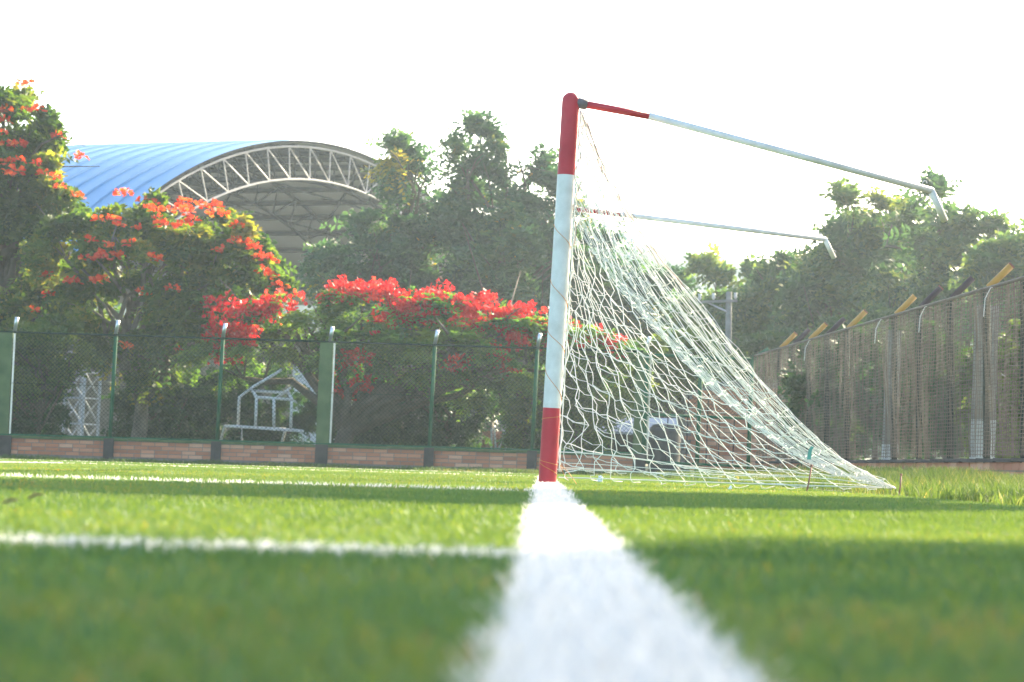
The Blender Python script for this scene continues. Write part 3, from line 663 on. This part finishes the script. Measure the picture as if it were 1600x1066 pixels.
def chain_panel(wd, ht, pitch=.055, r=.0034):
    mb = MB(); k = int((wd + ht) / (pitch * 1.414)) + 1; st_ = pitch * 1.414
    for sgn in (1, -1):
        for i in range(1, k):
            c = i * st_; x0, z0 = (c, 0.0) if c < wd else (wd, c - wd); x1, z1 = (0.0, c) if c < ht else (c - ht, ht)
            if sgn < 0: x0, x1 = wd - x0, wd - x1
            mb.tube([(x0, .003 * sgn, z0), (x1, .003 * sgn, z1)], r, 4, False)
    return mb.mesh('chain_link_panel', M['green_wire'])
def left_fence():
    root = thing('chain_link_fence', 'green chain-link fence with bright bent post tips on the low brick wall', 'fence', (0, YW + .1, wall_top(0)))
    Yf = YW + .12
    wd = posts_x[2] - posts_x[1] - .06; ht = rail_z(0) - wall_top(0) - .04; pm = chain_panel(wd, ht)
    for i, x in enumerate(posts_x):
        zb, zt = wall_top(x), rail_z(x); mb = MB()
        lean = .045 * (1 if i in (2, 5) else .6)
        if i in (1, 4, 7):
            mb.box((x - (.10 if i == 1 else 0), Yf + .06, (zb + zt) / 2 - .02), (.25, .2, zt - zb + .02)); mb.build('concrete_post', M['green_conc'], root)
            mb = MB(); xe = x + (.06 if i == 1 else .15); mb.tube([(xe, Yf, zb), (xe, Yf, zt)], .02, 6); mb.build('angle_post', M['galv'], root)
        else:
            mb.tube([(x, Yf, zb - .1), (x + .02, Yf, zt + .02)], .038, 8); mb.build('post', M['green'], root, True)
        t = MB(); xx = x + .02 if i not in (1, 4, 7) else x + .06
        t.tube([(xx, Yf, zt + .02), (xx + .045, Yf - .10, zt + .28)], .036, 8); t.build('bent_tip', M['galv'], root, True)
        if i < len(posts_x) - 1:
            o = bpy.data.objects.new('chain_link_panel', pm); COL.objects.link(o); o.parent = root; o.matrix_parent_inverse = Matrix.Translation(-root.location)
            x2 = posts_x[i + 1]; sc = (x2 - x - .06) / wd
            o.location = (x + .03, Yf, zb + .02); o.rotation_euler = (0, -math.atan((wall_top(x2) - zb) / (x2 - x)), 0); o.scale = (sc, 1, 1); o['kind'] = 'stuff'
    a, b = posts_x[0], posts_x[-1]
    for (nm, dz, r_) in (('top_rail', 0.0, .022), ('tension_wire', -.98, .004)):
        mb = MB(); mb.tube([(x, Yf - .03, rail_z(x) + dz) for x in posts_x], r_, 6); mb.build(nm, M['green_wire'] if dz == 0 else M['green_wire'], root)
    mb = MB(); mb.tube([(x, Yf - .03, wall_top(x) + .03) for x in posts_x], .016, 6); mb.build('bottom_rail', M['green'], root)
left_fence()

# ------------------------------------------------------------------ right boundary: shade-net fence on a low block wall
RB0, RB1 = P(1180, 721, 48.0), P(1600, 716, 28.0)     # top of the low wall
RT0, RT1 = P(1180, 556, 48.0), P(1600, 434, 28.0)     # top of the net
def rlerp(a, b, t): return a.lerp(b, t)
def rpx(x):      # parameter along the right fence seen at photo column x (wall top)
    lo, hi = -.2, 1.4
    for _ in range(40):
        m_ = (lo + hi) / 2; q = RB0.lerp(RB1, m_) - EYE; z = q.dot(FW); xx = 800 + q.dot(CR) / z * F_PX
        lo, hi = (m_, hi) if xx < x else (lo, m_)
    return m_
RDIR = (RB1 - RB0); RLEN = RDIR.length; RROT = math.atan2(RDIR.y, RDIR.x); RN = Vector((-RDIR.y, RDIR.x, 0)).normalized()   # RN points away from the pitch?
if RN.x < 0: RN = -RN
def right_wall():
    root = thing('block_wall', 'low brown block wall with dark joints under the shade-net fence', 'wall', RB0.lerp(RB1, .5) - Vector((0, 0, .4)))
    T1 = 1.35; core = MB(); n = 16
    for i in range(n):
        a, b = RB0.lerp(RB1, T1 * i / n), RB0.lerp(RB1, T1 * (i + 1) / n); c = (a + b) / 2 + RN * .12
        core.box((c.x, c.y, c.z - .33), ((b - a).length - .001, .16, .58), RROT)
    core.build('wall_core', M['mortar'], root)
    r = random.Random(9); Lb = .34; me = None; tot = RLEN * T1; sl_ = -math.asin(RDIR.z / RLEN)
    for c in range(3):
        s = .0 if c % 2 == 0 else .17
        while s + Lb < tot:
            p = RB0.lerp(RB1, (s + Lb / 2) / RLEN) + RN * (.085 + r.uniform(-.006, .006))
            o = bpy.data.objects.new('brick', brick_mesh(Lb - .018, .12, .092)); COL.objects.link(o); o.parent = root; o.matrix_parent_inverse = Matrix.Translation(-root.location)
            o.location = (p.x, p.y, p.z - .09 - c * .108); o.rotation_euler = (0, sl_, RROT + r.uniform(-.006, .006)); s += Lb
    for i in range(n * 2):
        a, b = RB0.lerp(RB1, T1 * i / n / 2), RB0.lerp(RB1, T1 * (i + 1) / n / 2); c = (a + b) / 2 + RN * .10
        k = MB(); k.box((c.x, c.y, c.z - .018), ((b - a).length - .012, .20, .042), RROT); k.build('coping_tile', M['pier'], root)
right_wall()
def right_fence():
    root = thing('shade_net_fence', 'tall fence of dark shade netting with ochre and dark slanted post tips along the right', 'fence', RB0.lerp(RB1, .5))
    px = [1213, 1234, 1258, 1286, 1317, 1391, 1429, 1477, 1534, 1592]
    ts = [rpx(x) for x in px] + [1.12, 1.26]
    for i, t in enumerate(ts):
        b, tp = RB0.lerp(RB1, t) + RN * .06, RT0.lerp(RT1, t) + RN * .06
        mb = MB(); mb.tube([b - Vector((0, 0, .05)), tp], .045, 7); mb.build('post', M['dark_post'], root, True)
        e = tp + Vector((.27, -.05, .30)); mb = MB(); mb.tube([tp + Vector((.02, 0, .03)), e], .042, 8)
        m_ = M['yellow'] if i % 2 == 0 else M['dark_pipe']
        if i == 5: m_ = M['yellow']
        if i == 6: m_ = M['dark_pipe']
        o = mb.build('slanted_tip', m_, root, True)
        if i % 2 == 0:
            k = MB(); d = (e - tp).normalized(); k.tube([e, e + d * .02], .044, 8); k.build('tip_cap', M['rust'], o)
    # two thicker concrete posts, limewashed at the foot
    for (x, wd, hl) in ((1358, .20, .30), (1497, .26, .56)):
        t = rpx(x); b, tp = RB0.lerp(RB1, t) + RN * .3, RT0.lerp(RT1, t) + RN * .3
        mb = MB(); mb.box((b.x, b.y, (b.z + tp.z) / 2 - .1), (wd, .2, tp.z - b.z), RROT + math.pi / 2); o = mb.build('concrete_post', M['conc'], root)
        mb = MB(); mb.box((b.x, b.y, b.z + hl / 2 - .06), (wd + .01, .21, hl), RROT + math.pi / 2); mb.build('limewashed_foot', M['limewash'], o)
    mb = MB(); mb.tube([RT0.lerp(RT1, k / 12 * 1.3) + RN * .0 for k in range(13)], .022, 6); mb.build('top_rope', M['tan_net'], root)
    # netting: knotted square mesh hanging in folds, one sheet per bay
    def fold(s, h):
        return .013 * math.sin(s * 7.3 + .8 * math.sin(s * 2.1)) * (1 - .35 * h) + .010 * math.sin(s * 17 + 2.2 * h + 1.3) + .03 * math.sin(s * 3.1 + 5 * h)
    T1 = 1.3; nb = 12
    for bay in range(nb):
        mb = MB(); s0, s1 = RLEN * T1 * bay / nb, RLEN * T1 * (bay + 1) / nb; pit = .05
        def pt(s, h):
            t = s / RLEN; b, tp = RB0.lerp(RB1, t), RT0.lerp(RT1, t); q = b.lerp(tp, h)
            q = q + RN * fold(s, h) * .8 + RDIR / RLEN * (.03 * math.sin(5 * h + s * 4) * (1 - h)); q.z -= .02 * math.sin(s * 5) ** 2 * h; return q
        hp = .08; n = int((s1 - s0) / hp)
        for i in range(n): mb.tube([pt(s0 + (i + .5) * hp + .012 * math.sin(i * 2.7 + 9 * h), h) for h in np.linspace(.01, 1, 13)], .0058, 3, False)
        for j in range(1, int(2.2 / pit)):
            mb.tube([pt(s, j * pit / 2.2) for s in np.linspace(s0, s1, 24)], .0058, 3, False)
        o = mb.build('netting', M['tan_net'], root); o['kind'] = 'stuff'
    # loose pale cords hanging from the rope
    for x in (1268, 1380, 1450, 1553):
        t = rpx(x); a = RT0.lerp(RT1, t) - RN * .06; mb = MB()
        mb.tube([a + Vector((.10, 0, .0)), a + Vector((.02, 0, -.02)), a + Vector((-.04, 0, -.15)), a + Vector((-.05, 0, -.36))], .006, 4); mb.build('loose_cord', M['cord'], root)
right_fence()

# ------------------------------------------------------------------ corner: green gate, buildings
def corner_gate():
    Yg = 48.05; x = lambda p: P(p, 650, Yg).x; z = lambda px, py: P(px, py, Yg).z
    root = thing('green_gate', 'green tube gate with chain-link infill in the far corner behind the net', 'gate', (x(1090), Yg, z(1090, 735)))
    zb, zm, zt = z(1090, 733), z(1090, 651), z(1090, 558)
    for p in (1008, 1092, 1172):
        mb = MB(); mb.tube([(x(p), Yg, zb - .05), (x(p), Yg, zt)], .042, 8); mb.build('gate_post', M['green'], root, True)
    for zz in (zt, zm, zb + .09):
        mb = MB(); mb.tube([(x(1008) + .043, Yg, zz), (x(1092) - .043, Yg, zz)], .03, 7); mb.build('gate_rail', M['green'], root, True)
        mb = MB(); mb.tube([(x(1092) + .043, Yg, zz), (x(1172) - .043, Yg, zz)], .03, 7); mb.build('gate_rail', M['green'], root, True)
    for p in (1044, 1075, 1106, 1125, 1148):
        mb = MB(); mb.tube([(x(p), Yg + .03, zb + .06), (x(p), Yg + .03, zm + (.45 if p in (1075, 1106) else 0))], .012, 5); mb.build('gate_bar', M['dark_pipe'], root)
    pm = chain_panel(x(1090) - x(1010), zt - zm)
    for p in (1010, 1092):
        o = link('chain_link_panel', pm, root); o.location = (x(p), Yg + .01, zm); o['kind'] = 'stuff'
    mb = MB(); a = Vector((x(1172), Yg, zt)); mb.tube([a, a + Vector((.30, -.06, .22))], .035, 7); mb.build('slanted_tip', M['green'], root, True)
corner_gate()
def brick_building():
    D = 57; A, B = P(1066, 735, D), P(1222, 735, D); zt = P(1150, 596, D).z; zb = A.z - .6
    root = thing('brick_building', 'small pinkish brick outbuilding with a sloped top behind the green gate', 'building', ((A.x + B.x) / 2, D, zb))
    mb = MB(); xa, xb = A.x, B.x
    pr = [(xa, zb), (xb, zb), (xb, zt), (xa + .9, zt), (xa + .32, zt - .22), (xa, zt - .28)]
    n = len(pr); vs = [(p[0], D, p[1]) for p in pr] + [(p[0], D + 3, p[1]) for p in pr]
    mb.add(vs, [tuple(range(n)), tuple(reversed(range(n, 2 * n)))] + [(i, n + i, n + (i + 1) % n, (i + 1) % n) for i in range(n)]); wl = mb.build('wall', M['mortar'], root)
    r = random.Random(4); L, ch = .30, .105; c = 0; z = zb + .45
    while z + ch < zt - .02:
        x = xa + .01 + (.15 if c % 2 else 0)
        while x + L < xb:
            top = zt if x > xa + .9 else (zt - .28 + max(0, (x - xa)) * .31)
            if z + ch < top:
                o = bpy.data.objects.new('brick', brick_mesh(L - .014, .05, ch - .014)); COL.objects.link(o); o.parent = root; o.matrix_parent_inverse = Matrix.Translation(-root.location); o.location = (x + L / 2, D - .012 + r.uniform(-.004, .004), z + ch / 2)
            x += L
        z += ch; c += 1
brick_building()
def shelter():
    D = 54; A, B = P(882, 664, D), P(1066, 672, D); root = thing('shelter', 'low shelter with grey sheet roof behind the fence seen through the net', 'shelter', ((A.x + B.x) / 2, D, gzf(A.x, D)))
    mb = MB(); L = B.x - A.x
    a0, a1 = P(880, 668, D), P(1066, 682, D); b0, b1 = P(893, 651, D), P(1062, 653, D + .0)
    b0 = b0 + Vector((0, 1.1, 0)); b1 = b1 + Vector((0, 1.1, 0)); t = Vector((0, 0, .05))
    mb.add([a0, a1, b1, b0, a0 - t, a1 - t, b1 - t, b0 - t], [(0, 1, 2, 3), (7, 6, 5, 4), (0, 4, 5, 1), (1, 5, 6, 2), (2, 6, 7, 3), (3, 7, 4, 0)]); mb.build('roof', M['grey_roof'], root)
    for q in (a0, a1, b0, b1):
        k = MB(); q2 = q.lerp((a0 + b1) / 2, .06); k.tube([(q2.x, q2.y, gzf(q2.x, q2.y) - .1), (q2.x, q2.y, q.z - .03)], .045, 6); k.build('post', M['steel_white'], root)
    k = MB(); c = (b0 + b1) / 2; k.box((c.x, c.y + .1, c.z - .55), (L * .8, .08, .9)); k.build('back_panel', M['pier'], root)
shelter()
def tank():
    D = 50.5; a, b = P(1012, 737, D), P(1062, 737, D); zt = P(1037, 662, D).z; r_ = (b.x - a.x) / 2; c = (a + b) / 2; root = thing('water_tank', 'dark ribbed drum standing behind the left gate leaf', 'tank', (c.x, D, c.z))
    mb = MB(); zs = np.linspace(c.z - .3, zt - .08, 15); mb.tube([(c.x, D, z) for z in zs], [r_ * (1 if i % 2 else .95) for i in range(15)], 20); mb.build('drum', M['tank'], root, True)
    mb = MB(); mb.tube([(c.x, D, zt - .079), (c.x, D, zt - .03), (c.x, D, zt)], [r_ * .9, r_ * .8, r_ * .4], 20); mb.build('lid', M['tank'], root, True)
tank()
def white_building():
    D = 63; A, B = P(452, 700, D), P(545, 700, D); zt = P(490, 566, D).z; c = (A + B) / 2; root = thing('white_building', 'white rendered hut glimpsed left of the thick green fence post', 'building', (c.x, D + 1.5, A.z - .4))
    mb = MB(); mb.box((c.x, D + 1.5, (A.z - .4 + zt) / 2), (B.x - A.x, 3, zt - A.z + .4)); mb.build('wall', M['plaster'], root)
    mb = MB(); mb.box((c.x, D + 1.5, zt + .08), (B.x - A.x + .4, 3.4, .14)); mb.build('roof', M['grey_roof'], root)
white_building()
def pink_wall():
    D = 57; A, B = P(752, 708, D), P(800, 708, D); zt = P(776, 674, D).z; c = (A + B) / 2; root = thing('pink_wall', 'short pink wall with leaning grey bars behind the fence left of the goal post', 'wall', (c.x, D, A.z - .3))
    mb = MB(); mb.box((c.x, D, (A.z - .3 + zt) / 2), (B.x - A.x, .2, zt - A.z + .3)); mb.build('panel', M['pinkwall'], root)
    for (p, q) in ((768, 768), (775, 772), (778, 790), (790, 790)):
        mb = MB(); a, b = P(p, 706, D - .25), P(q, 668, D - .25); mb.tube([a, b], .025, 5); mb.build('bar', M['steel_white'], root)
pink_wall()

# utility pole
def pole():
    D = 62; b = gbase(1138, D); root = thing('utility_pole', 'pale concrete utility pole with crossarm rising behind the net', 'pole', b)
    t = P(1139, 456, D); mb = MB(); mb.tube([b - Vector((0, 0, .2)), (b + t) / 2, t], [.105, .09, .075], 10); mb.build('shaft', M['conc'], root, True)
    a, c = P(1090, 472, D - .1), P(1152, 470, D - .1); mb = MB(); mb.tube([a, c], .045, 4); mb.build('crossarm', M['conc'], root)
    for u in (.05, .4, .95):
        q = a.lerp(c, u); mb = MB(); mb.tube([q + Vector((0, 0, .045)), q + Vector((0, 0, .10)), q + Vector((0, 0, .14)), q + Vector((0, 0, .20))], [.02, .05, .03, .045], 8); mb.build('insulator', M['steel_white'], root, True)
    mb = MB(); mb.tube([a.lerp(c, .2), t.lerp(b, .12)], .022, 5); mb.build('strut', M['galv'], root)
pole()

# white tube frame behind the fence
def tube_frame():
    D = 50.5; D2 = 51.3; root = thing('tube_frame', 'white steel tube frame like stacked small goals behind the left fence', 'frame', gbase(405, D))
    q = lambda x, y, d=D: P(x, y, d)
    parts = [('lower_frame', [[q(344, 692, D2), q(352, 666, D2), q(378, 667)], [q(378, 700), q(378, 667), q(473, 674), q(473, 700)], [q(473, 674), q(446, 671, D2), q(438, 700, D2)], [q(352, 666, D2), q(446, 671, D2)]]),
             ('upper_frame', [[q(372, 666, D2), q(374, 621, D2), q(392, 607, D2), q(440, 578, D2)], [q(399, 667), q(401, 621), q(392, 607, D2)], [q(454, 671), q(456, 624), q(450, 612, D2)], [q(401, 621), q(457, 625)], [q(392, 611, D2), q(452, 614, D2)], [q(428, 669), q(428, 623)], [q(432, 622, D2), q(455, 606, D2)]])]
    for nm, ls in parts:
        for l in ls: mb = MB(); mb.tube(l, .032, 7); mb.build('tube', M['steel_white'], root, True)
tube_frame()

# ------------------------------------------------------------------ goal
NB = P(855, 757, 15.8); NT = P(892, 158, 15.8)
GV = Vector((.014, 1, 0)).normalized() * 7.32
FB = NB + GV; FB.z = gzf(FB.x, FB.y); FT = NT + GV; NB.z = gzf(NB.x, NB.y)
PR = .0565
def goal():
    root = thing('football_goal', 'goal with red and white posts and bent top pipes standing on the white line', 'goal', NB)
    def post(b, t):
        L = t - b; pts = [b - L * .02, b + L * .195, b + L * .1951, b + L * .805, b + L * .8051, t]
        mb = MB(); n = 24
        mb.tube([pts[0], pts[1]], PR, n, False, 0); mb.tube([pts[1], pts[3]], PR, n, False, 1); mb.tube([pts[3], t], PR, n, False, 0); mb.ball(t, PR, n, 12, 0)
        mb.build('goal_post', [M['red'], M['white']], root, True)
    post(NB, NT); post(FB, FT)
    mb = MB(); k1, k2 = NT.lerp(FT, .1), NT.lerp(FT, .9)
    mb.tube([NT, k1], PR, 24, False, 0); mb.tube([k1, k2], PR, 24, False, 1); mb.tube([k2, FT], PR, 24, False, 0); mb.build('crossbar', [M['red'], M['white']], root, True)
    def arm(start, mid, elbow, tip):
        o = MB(); o.tube([start, mid], .0235, 14, True, 0); o.tube([mid + (elbow - mid).normalized() * .001, elbow], .0235, 14, True, 1); o.ball(elbow, .0235, 14, 8, 1); o.tube([elbow, tip], .0235, 14, True, 1)
        a = o.build('stanchion', [M['red'], M['white']], root, True)
        for u, p in ((.02, start.lerp(mid, .15)), (.2, start.lerp(mid, .93)), (.3, mid.lerp(elbow, .18)), (.55, mid.lerp(elbow, .5)), (.8, mid.lerp(elbow, .80)), (.95, mid.lerp(elbow, .97)), (1, elbow.lerp(tip, .9))):
            h = MB(); h.tube([p + Vector((.0, 0, .02)), p + Vector((-.004, 0, .036)), p + Vector((.008, .004, .052)), p + Vector((.022, .004, .05)), p + Vector((.026, 0, .036))], .003, 5); h.build('net_hook', M['steel_white'], a)
        c = MB(); c.tube([start - (mid - start).normalized() * .03, start + (mid - start).normalized() * .045], .036, 10); c.build('clamp', M['clamp'], a, True)
    arm(NT + Vector((.055, 0, -.012)), P(1013, 181, 15.9), P(1455, 298, 16.3), P(1476, 345, 16.4))
    arm(P(893, 326, 23.12), P(968, 335, 23.2), P(1289, 374, 23.6), P(1303, 403, 23.7))
goal()

# ------------------------------------------------------------------ net
def hyp(t, c):
    pass
TN, BN = P(907, 172, 15.76), P(873, 746, 15.74)
HY = [P(907, 172, 15.76), P(945, 265, 15.75), P(979, 330, 15.74), P(1030, 402, 15.72), P(1085, 472, 15.7), P(1180, 588, 15.67), P(1290, 700, 15.63), P(1398, 763, 15.6)]
def curve(pts, t):
    n = len(pts) - 1; L = [0]
    for i in range(n): L.append(L[-1] + (pts[i + 1] - pts[i]).length)
    d = min(max(t, 0), 1) * L[-1]
    for i in range(n):
        if d <= L[i + 1] or i == n - 1: 
            u = (d - L[i]) / (L[i + 1] - L[i])
            p0 = pts[max(i - 1, 0)]; p1 = pts[i]; p2 = pts[i + 1]; p3 = pts[min(i + 2, n)]
            return .5 * ((2 * p1) + (p2 - p0) * u + (2 * p0 - 5 * p1 + 4 * p2 - p3) * u * u + (-p0 + 3 * p1 - 3 * p2 + p3) * u ** 3)
CRD = .0029
def side_panel(root, shift, nu, nv, seed, cord):
    g = random.Random(seed); mb = MB()
    ANC = HY[-1]
    def surf(u, v):
        v = min(max(v, 0), 1); p = TN.lerp(BN, v); h = curve(HY, v); q = p.lerp(h, u)
        q = q + Vector((0, .09 * math.sin(math.pi * u) * math.sin(math.pi * v) * math.sin(3 * u + 5 * v), -.05 * math.sin(math.pi * u) * v))
        return q
    us = [(i / nu) ** 1.12 for i in range(nu + 1)]
    dv = 1.0 / nv; N = {}
    for i in range(nu + 1):
        u = us[i]; cell = 1.0 / nu; loose = float(1 - sstep(.15, .6, u))
        for j in range(0, nv + 4):
            v = j * dv - .17 * (1 - u) ** 1.4 * min(1, j / nv * 1.3) + g.gauss(0, .05) * dv * loose
            uu = u
            if 0 < i < nu: uu += cell * ((.10 + .14 * g.random()) * loose * (1 if (i + j) % 2 else -1) + g.gauss(0, .03 + .10 * loose) + .30 * math.sin(j * .9 + i * .6 + seed) * (.25 + .75 * loose))
            if v > .985: v = .985
            N[i, j] = (max(0, min(1, uu)), v)
    done = set()
    for i in range(nu + 1):
        pts = []
        for j in range(0, nv + 4):
            u, v = N[i, j]
            if pts and v <= lastv + .002: break
            if v < (0, .30, .22, .34, .12)[i % 5] and 0 < i < nu and i % 4: continue
            if v < .02 and j > 0: continue
            p = surf(u, v)
            if pts and 0 < i < nu:      # slack midpoint
                m_ = (pts[-1] + p) / 2 + Vector((g.gauss(0, .006 + .008 * N[i, j][1]), 0, g.gauss(0, .005))); pts.append(m_)
            pts.append(p); lastv = v
        if 0 < i < nu:
            e = pts[-1]; f = Vector((e.x + g.uniform(.02, .09), e.y + g.uniform(-.05, .05), max(gzf(e.x, e.y) + .02, e.z - .05))); pts += [(e + f) / 2 + Vector((-.015, 0, -.01)), f]
        if len(pts) > 1: mb.tube(pts, CRD if 0 < i < nu else CRD * 1.3, 5, True)
    for j in range(1, nv + 4):
        run = []
        for i in range(nu + 1):
            u, v = N[i, j]
            if v < .19: run = []; continue
            if v >= .984:
                if len(run) > 1: mb.tube(run, CRD, 5)
                run = []; continue
            p = surf(u, v)
            if run: 
                m_ = (run[-1] + p) / 2 + Vector((g.gauss(0, .008), 0, -.012 - abs(g.gauss(0, .012)) * (1 - u))); run.append(m_)
            run.append(p)
            if u < .34 and (i + j) % 2 and g.random() < .55:
                if len(run) > 1: mb.tube(run, CRD, 5)
                run = []
        if len(run) > 1: mb.tube(run, CRD, 5)
    # foot ropes lying along the ground
    for (ya, yb, r_) in ((.0, .0, 1.35), (.06, .012, 1.0), (.16, .03, 1.0)):
        pts = []
        for k in range(13):
            u = k / 12; p = BN.lerp(ANC, u) + Vector((0, .04 * math.sin(7 * u + ya * 30), ya * (1 - u) + yb * math.sin(math.pi * u * 3) * .5))
            p.z = max(p.z, gzf(p.x, p.y) + .02); pts.append(p)
        mb.tube(pts, CRD * r_, 5)
    if shift is not None:
        q = lambda z: min(1, max(0, (TN.z - z) / (TN.z - BN.z)))
        mb.v = [(x + shift.x + .62 * q(z) * min(1, max(0, (x - TN.x) / 2.2) * 1.0 + .0), y + shift.y, z + shift.z) for (x, y, z) in mb.v]
    o = mb.build('side_panel', M['cord'], root, True)
    return o
def goal_net():
    root = thing('goal_net', 'white cord football net hanging slack from the goal and pegged out behind it', 'net', BN)
    side_panel(root, None, 14, 16, 5, CRD)
    side_panel(root, GV + Vector((0, 0, FB.z - NB.z + .05)), 14, 16, 6, CRD)
    g = random.Random(8); mb = MB(); nl, nc = 58, 26
    sgrid = {}
    for a in range(nl + 1):
        t = .28 * (a / nl) + .72 * (a / nl) ** 2.1
        for b in range(nc + 1):
            v = b / nc; p = curve(HY, v) + GV * t
            sag = math.sin(math.pi * t) ** .8 * math.sin(math.pi * v); p = p + Vector((.62 * t * v, 0, 0))
            ripple = .03 * math.sin(t * 40 + 2 * v) * math.sin(math.pi * v)
            p = p + Vector((-.06 * sag + ripple, 0, -.10 * sag)) + Vector((g.gauss(0, .008), g.gauss(0, .012), g.gauss(0, .008)))
            p.z += t * (FB.z - NB.z + .05) * v
            if v < .02: p = p.lerp(NT.lerp(FT, t) + Vector((.05, 0, -.05)), 1)
            p.z = max(p.z, gzf(p.x, p.y) + .012); sgrid[a, b] = p
    for a in range(nl + 1): mb.tube([sgrid[a, b] for b in range(nc + 1)], CRD * .8, 4, False)
    for b in range(nc + 1): mb.tube([sgrid[a, b] for a in range(nl + 1)], CRD * .8 if b < nc else CRD * 1.4, 4, False)
    mb.build('back_panel', M['cord'], root, True)
    # lacing beside the near post and orange string wound round it
    mb = MB(); pts = [NB.lerp(NT, u) + Vector((PR + .01 + .012 * math.sin(u * 60) + .006 * math.sin(u * 23), -.02, 0)) for u in np.linspace(.03, .96, 80)]
    mb.tube(pts, .0045, 5); mb.build('edge_rope', M['cord'], root, True)
    mb = MB()
    for (dx, vm) in ((0.0, .42), (.012, .30), (-.02, .36), (-.05, .33)):
        mb.tube([curve(HY, v) + Vector((.006 + dx * v * 6 + .008 * math.sin(v * 50 + dx * 90), -.012, 0)) for v in np.linspace(0, vm, 26)], .0028, 4)
    pts2 = [NB.lerp(NT, u) + Vector((PR + .022 + .016 * math.sin(u * 41) + .010 * math.sin(u * 17), -.025, 0)) for u in np.linspace(.62, .96, 40)]
    mb.tube(pts2, .0028, 4); mb.build('edge_twine', M['twine'], root, True)
    mb = MB()
    for (u0, u1) in ((.02, .055), (.175, .165), (.215, .30), (.34, .40), (.46, .53), (.61, .675), (.045, .06)):
        pts = []
        for k in range(13):
            a = math.pi * (1 + k / 12); c = NB.lerp(NT, u0 + (u1 - u0) * (1 - k / 12)); pts.append(c + Vector((math.cos(a) * (PR + .002), math.sin(a) * (PR + .002), 0)))
        mb.tube(pts, .0019, 4)
    b = NB.lerp(NT, .05) + Vector((PR + .012, -.02, 0)); mb.tube([b, b + Vector((.06, -.03, -.05)), b + Vector((.12, -.05, -.13))], .0022, 4); mb.tube([b, b + Vector((.03, -.03, -.06)), b + Vector((.06, -.05, -.10))], .0022, 4)
    mb.build('orange_string', M['orange'], root)
    for (x, y, d) in ((1264, 711, 15.6),):
        p = P(x, y, d); t = MB(); t.add([p + Vector((-.012, 0, -.03)), p + Vector((.012, -.004, -.028)), p + Vector((.018, .002, .03)), p + Vector((-.004, .006, .028)), p + Vector((.03, 0, .05)), p + Vector((.012, .006, .056))], [(0, 1, 2, 3), (3, 2, 4, 5)]); t.build('tape_knot', M['teal'], root)
goal_net()

# ------------------------------------------------------------------ small things on the ground
def stake(label, a, b):
    root = MB(); root.tube([a, a.lerp(b, .5) + Vector((.003, 0, 0)), b], [.005, .005, .005], 6); root.ball(b, .009, 6, 4)
    tag(root.build('stake', M['rust'], None, True), label, 'stake', 'rusty net pegs')
stake('rusty iron peg leaning under the net near green tape', P(1259, 775, 15.0), P(1268, 728, 15.1))
stake('rusty iron peg pinning the rear corner of the net', P(1404, 778, 15.2), P(1408, 742, 15.3))
def crumple(label, x, y, D, r_, seed):
    g = random.Random(seed); mb = MB(); c = P(x, y, D); c.z = gzf(c.x, c.y) + r_ * .6; mb.ball(c, r_, 8, 6)
    mb.v = [tuple(Vector(c) + (Vector(p) - Vector(c)) * g.uniform(.55, 1.25) * 1.0) for p in mb.v]
    tag(mb.build('crumpled_paper', M['paper']), label, 'litter', 'white litter on the grass')
crumple('small white crumpled paper on the turf behind the goal post', 938, 748, 19.5, .030, 1)
crumple('tiny white scrap on the turf under the middle of the net', 1141, 763, 14.8, .012, 2)
def straw(label, x, y, D, L, ang, seed):
    g = random.Random(seed); c = P(x, y, D); c.z = gzf(c.x, c.y) + .012; d = Vector((math.cos(ang), math.sin(ang), .25)) * L; mb = MB()
    s = Vector((-d.y, d.x, 0)).normalized() * L * .12
    a = c - d / 2; b = c + d / 2; m_ = c + Vector((0, 0, .006))
    mb.add([a, m_ + s, b, m_ - s], [(0, 1, 2), (0, 2, 3)]); mb.add([a - Vector((0, 0, .002)), m_ + s - Vector((0, 0, .002)), b - Vector((0, 0, .002)), m_ - s - Vector((0, 0, .002))], [(2, 1, 0), (3, 2, 0)])
    tag(mb.build('dry_leaf', M['straw']), label, 'leaf', 'dry leaves on the turf')
straw('dry tan leaf standing in the sunlit turf at far left', 55, 782, 4.6, .035, .6, 1)
straw('small brown leaf lying at the left edge of the sunlit turf', 14, 800, 4.0, .03, .1, 2)

# ------------------------------------------------------------------ shade trees beside the pitch and haze
for a in SHADE: shade_tree(*a)
def haze():  # haze volume, also added to imitate the milky veil of lens glare
    m, t, out = new_mat('haze'); v = t.nodes.new('ShaderNodeVolumePrincipled'); v.inputs['Color'].default_value = (.72, .86, 1, 1); v.inputs['Density'].default_value = .00055; v.inputs['Anisotropy'].default_value = .6
    t.links.new(v.outputs[0], out.inputs['Volume'])
    mb = MB(); mb.box((0, 182, 15), (400, 424, 34)); o = mb.build('haze', m); o['kind'] = 'stuff'; o['label'] = 'thin pale haze over the whole ground, also standing in for lens glare'; o['category'] = 'haze'
haze()
